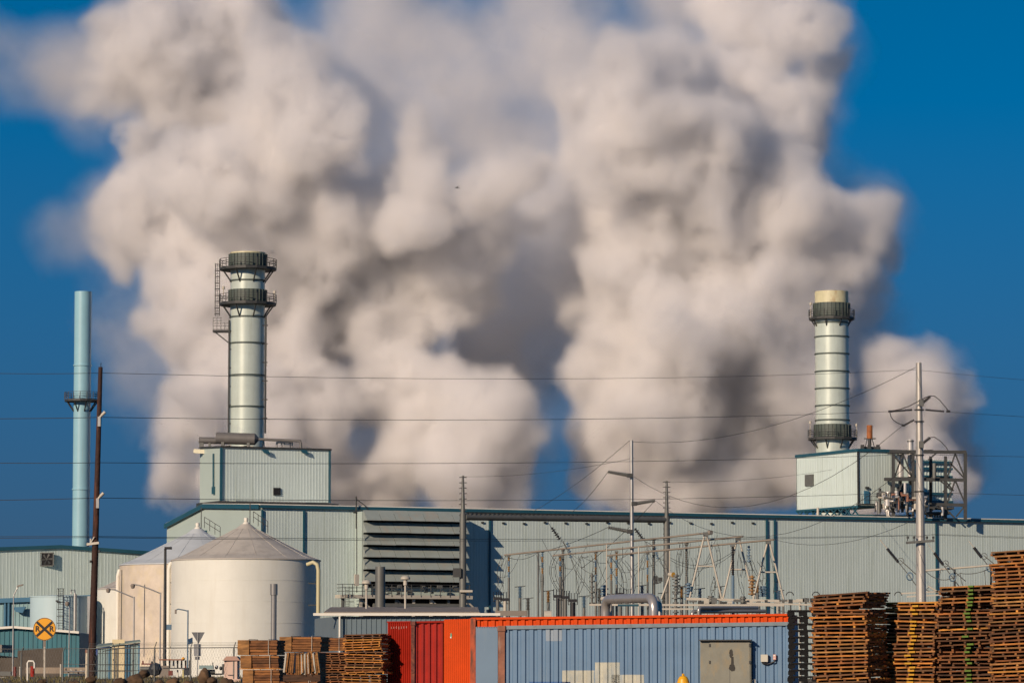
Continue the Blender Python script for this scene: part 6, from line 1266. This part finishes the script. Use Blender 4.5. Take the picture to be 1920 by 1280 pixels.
FRONT = [(300,90,125,655),(430,60,120,650),(540,120,88,632),(600,230,92,632),(500,210,90,645),(200,180,60,660),(270,390,105,645),(215,450,55,655),(420,350,115,640),(530,330,110,640),(400,190,100,655),
 (770,230,56,632),(778,300,64,632),(790,390,80,635),(700,430,115,638),(600,450,125,645),(460,480,130,645),(330,520,85,650),(850,470,95,640),(930,350,66,628),(990,330,52,632),(1005,405,55,640),(900,440,85,640),(880,540,80,650),
 (740,560,110,645),(600,590,120,650),(480,640,125,645),(330,620,82,650),(930,775,88,625),(850,740,75,632),(760,720,85,640),(890,870,115,632),(790,840,100,640),(560,750,110,645),(450,760,115,645),(345,780,72,650),(335,880,62,650),(470,890,110,645),(600,880,95,650),(700,930,80,650),
 (1170,115,80,630),(1085,170,70,645),(1250,140,85,640),(1180,260,122,632),(1100,290,66,648),(1330,280,122,632),(1290,180,92,645),(1430,330,112,640),(1480,240,92,655),(1500,400,102,640),(1640,395,76,640),(1570,470,85,645),(1640,450,62,650),(1380,170,90,660),
 (1130,400,92,642),(1200,500,122,640),(1110,560,84,650),(1340,470,132,635),(1420,560,112,640),(1300,620,122,635),(1190,650,102,645),(1530,580,92,645),(1610,560,62,650),(1110,700,66,650),(1150,800,92,645),(1250,760,112,640),(1370,740,112,638),(1470,700,102,642),(1580,690,74,650),
 (1130,900,66,648),(1230,900,102,640),(1350,880,112,640),(1470,850,112,645),(1570,850,92,650),(1720,730,80,645),(1765,800,70,648),(1745,885,72,650),(1650,800,72,650),(1640,900,82,650),(860,165,30,640),
 (1500,50,75,665),(1565,125,48,660),(1420,40,85,665),(1350,-20,85,668),(1530,190,50,665),(690,720,80,680),(640,330,60,668),(280,270,60,665),(1040,860,22,665),(960,690,60,672),(1785,750,55,650),(1795,870,62,652),(1680,700,62,650),(930,640,70,672)]
steam('steam', 'thick billowing white steam rising behind the plant', FRONT, .62, 3.4, .87, 9, 3, [(16, 9.0), (6, 5.0), (2.6, 2.0)], nlo=.36, nhi=.55, nscale=.19, nmin=.10)
BACK = [(b[0] + 5, b[1], b[2] * 1.14, 690) for b in FRONT] + [(b[0], b[1] - 4, b[2] * 1.08, 658) for b in FRONT[::2]] + [(880,120,160,690),(720,60,170,690),(1000,30,170,690),(900,260,150,690),(1450,40,150,680),(1540,90,90,680),(1300,-20,140,690),(1540,200,70,690),(1050,130,120,690),(650,180,130,690),(760,-20,140,690),
 (110,130,105,715),(10,95,75,715),(150,480,50,700),(300,40,130,705),(170,200,100,705),(130,440,70,705),(960,600,150,690),(930,500,130,690),(250,720,90,705),(1720,900,100,705),(1620,640,90,700),(210,600,80,705),(870,680,110,700),
 (1030,450,120,690),(1010,560,130,680),(960,650,110,675),(1010,430,120,675),(1030,690,80,690),(960,280,120,690),(660,700,130,690),(650,300,130,690),(310,280,110,690),(690,880,110,690)]
steam('steam_haze', 'thin grey steam drifting behind the bright billows', BACK, .135, 8.0, 1.73, 8, 8, [(18, 9.0), (7, 4.0)], nscale=.07, nlo=.34, nhi=.62, nmin=.14)
steam('steam_puff', 'small wisp of steam escaping beside the fat silencer on the left roof box', [(436,800,5,514),(446,804,7,514),(458,808,7,515),(470,811,6,516),(484,815,5,516)], .9, .35, .12, 5, 5, [(.8, .5)], nscale=1.2)
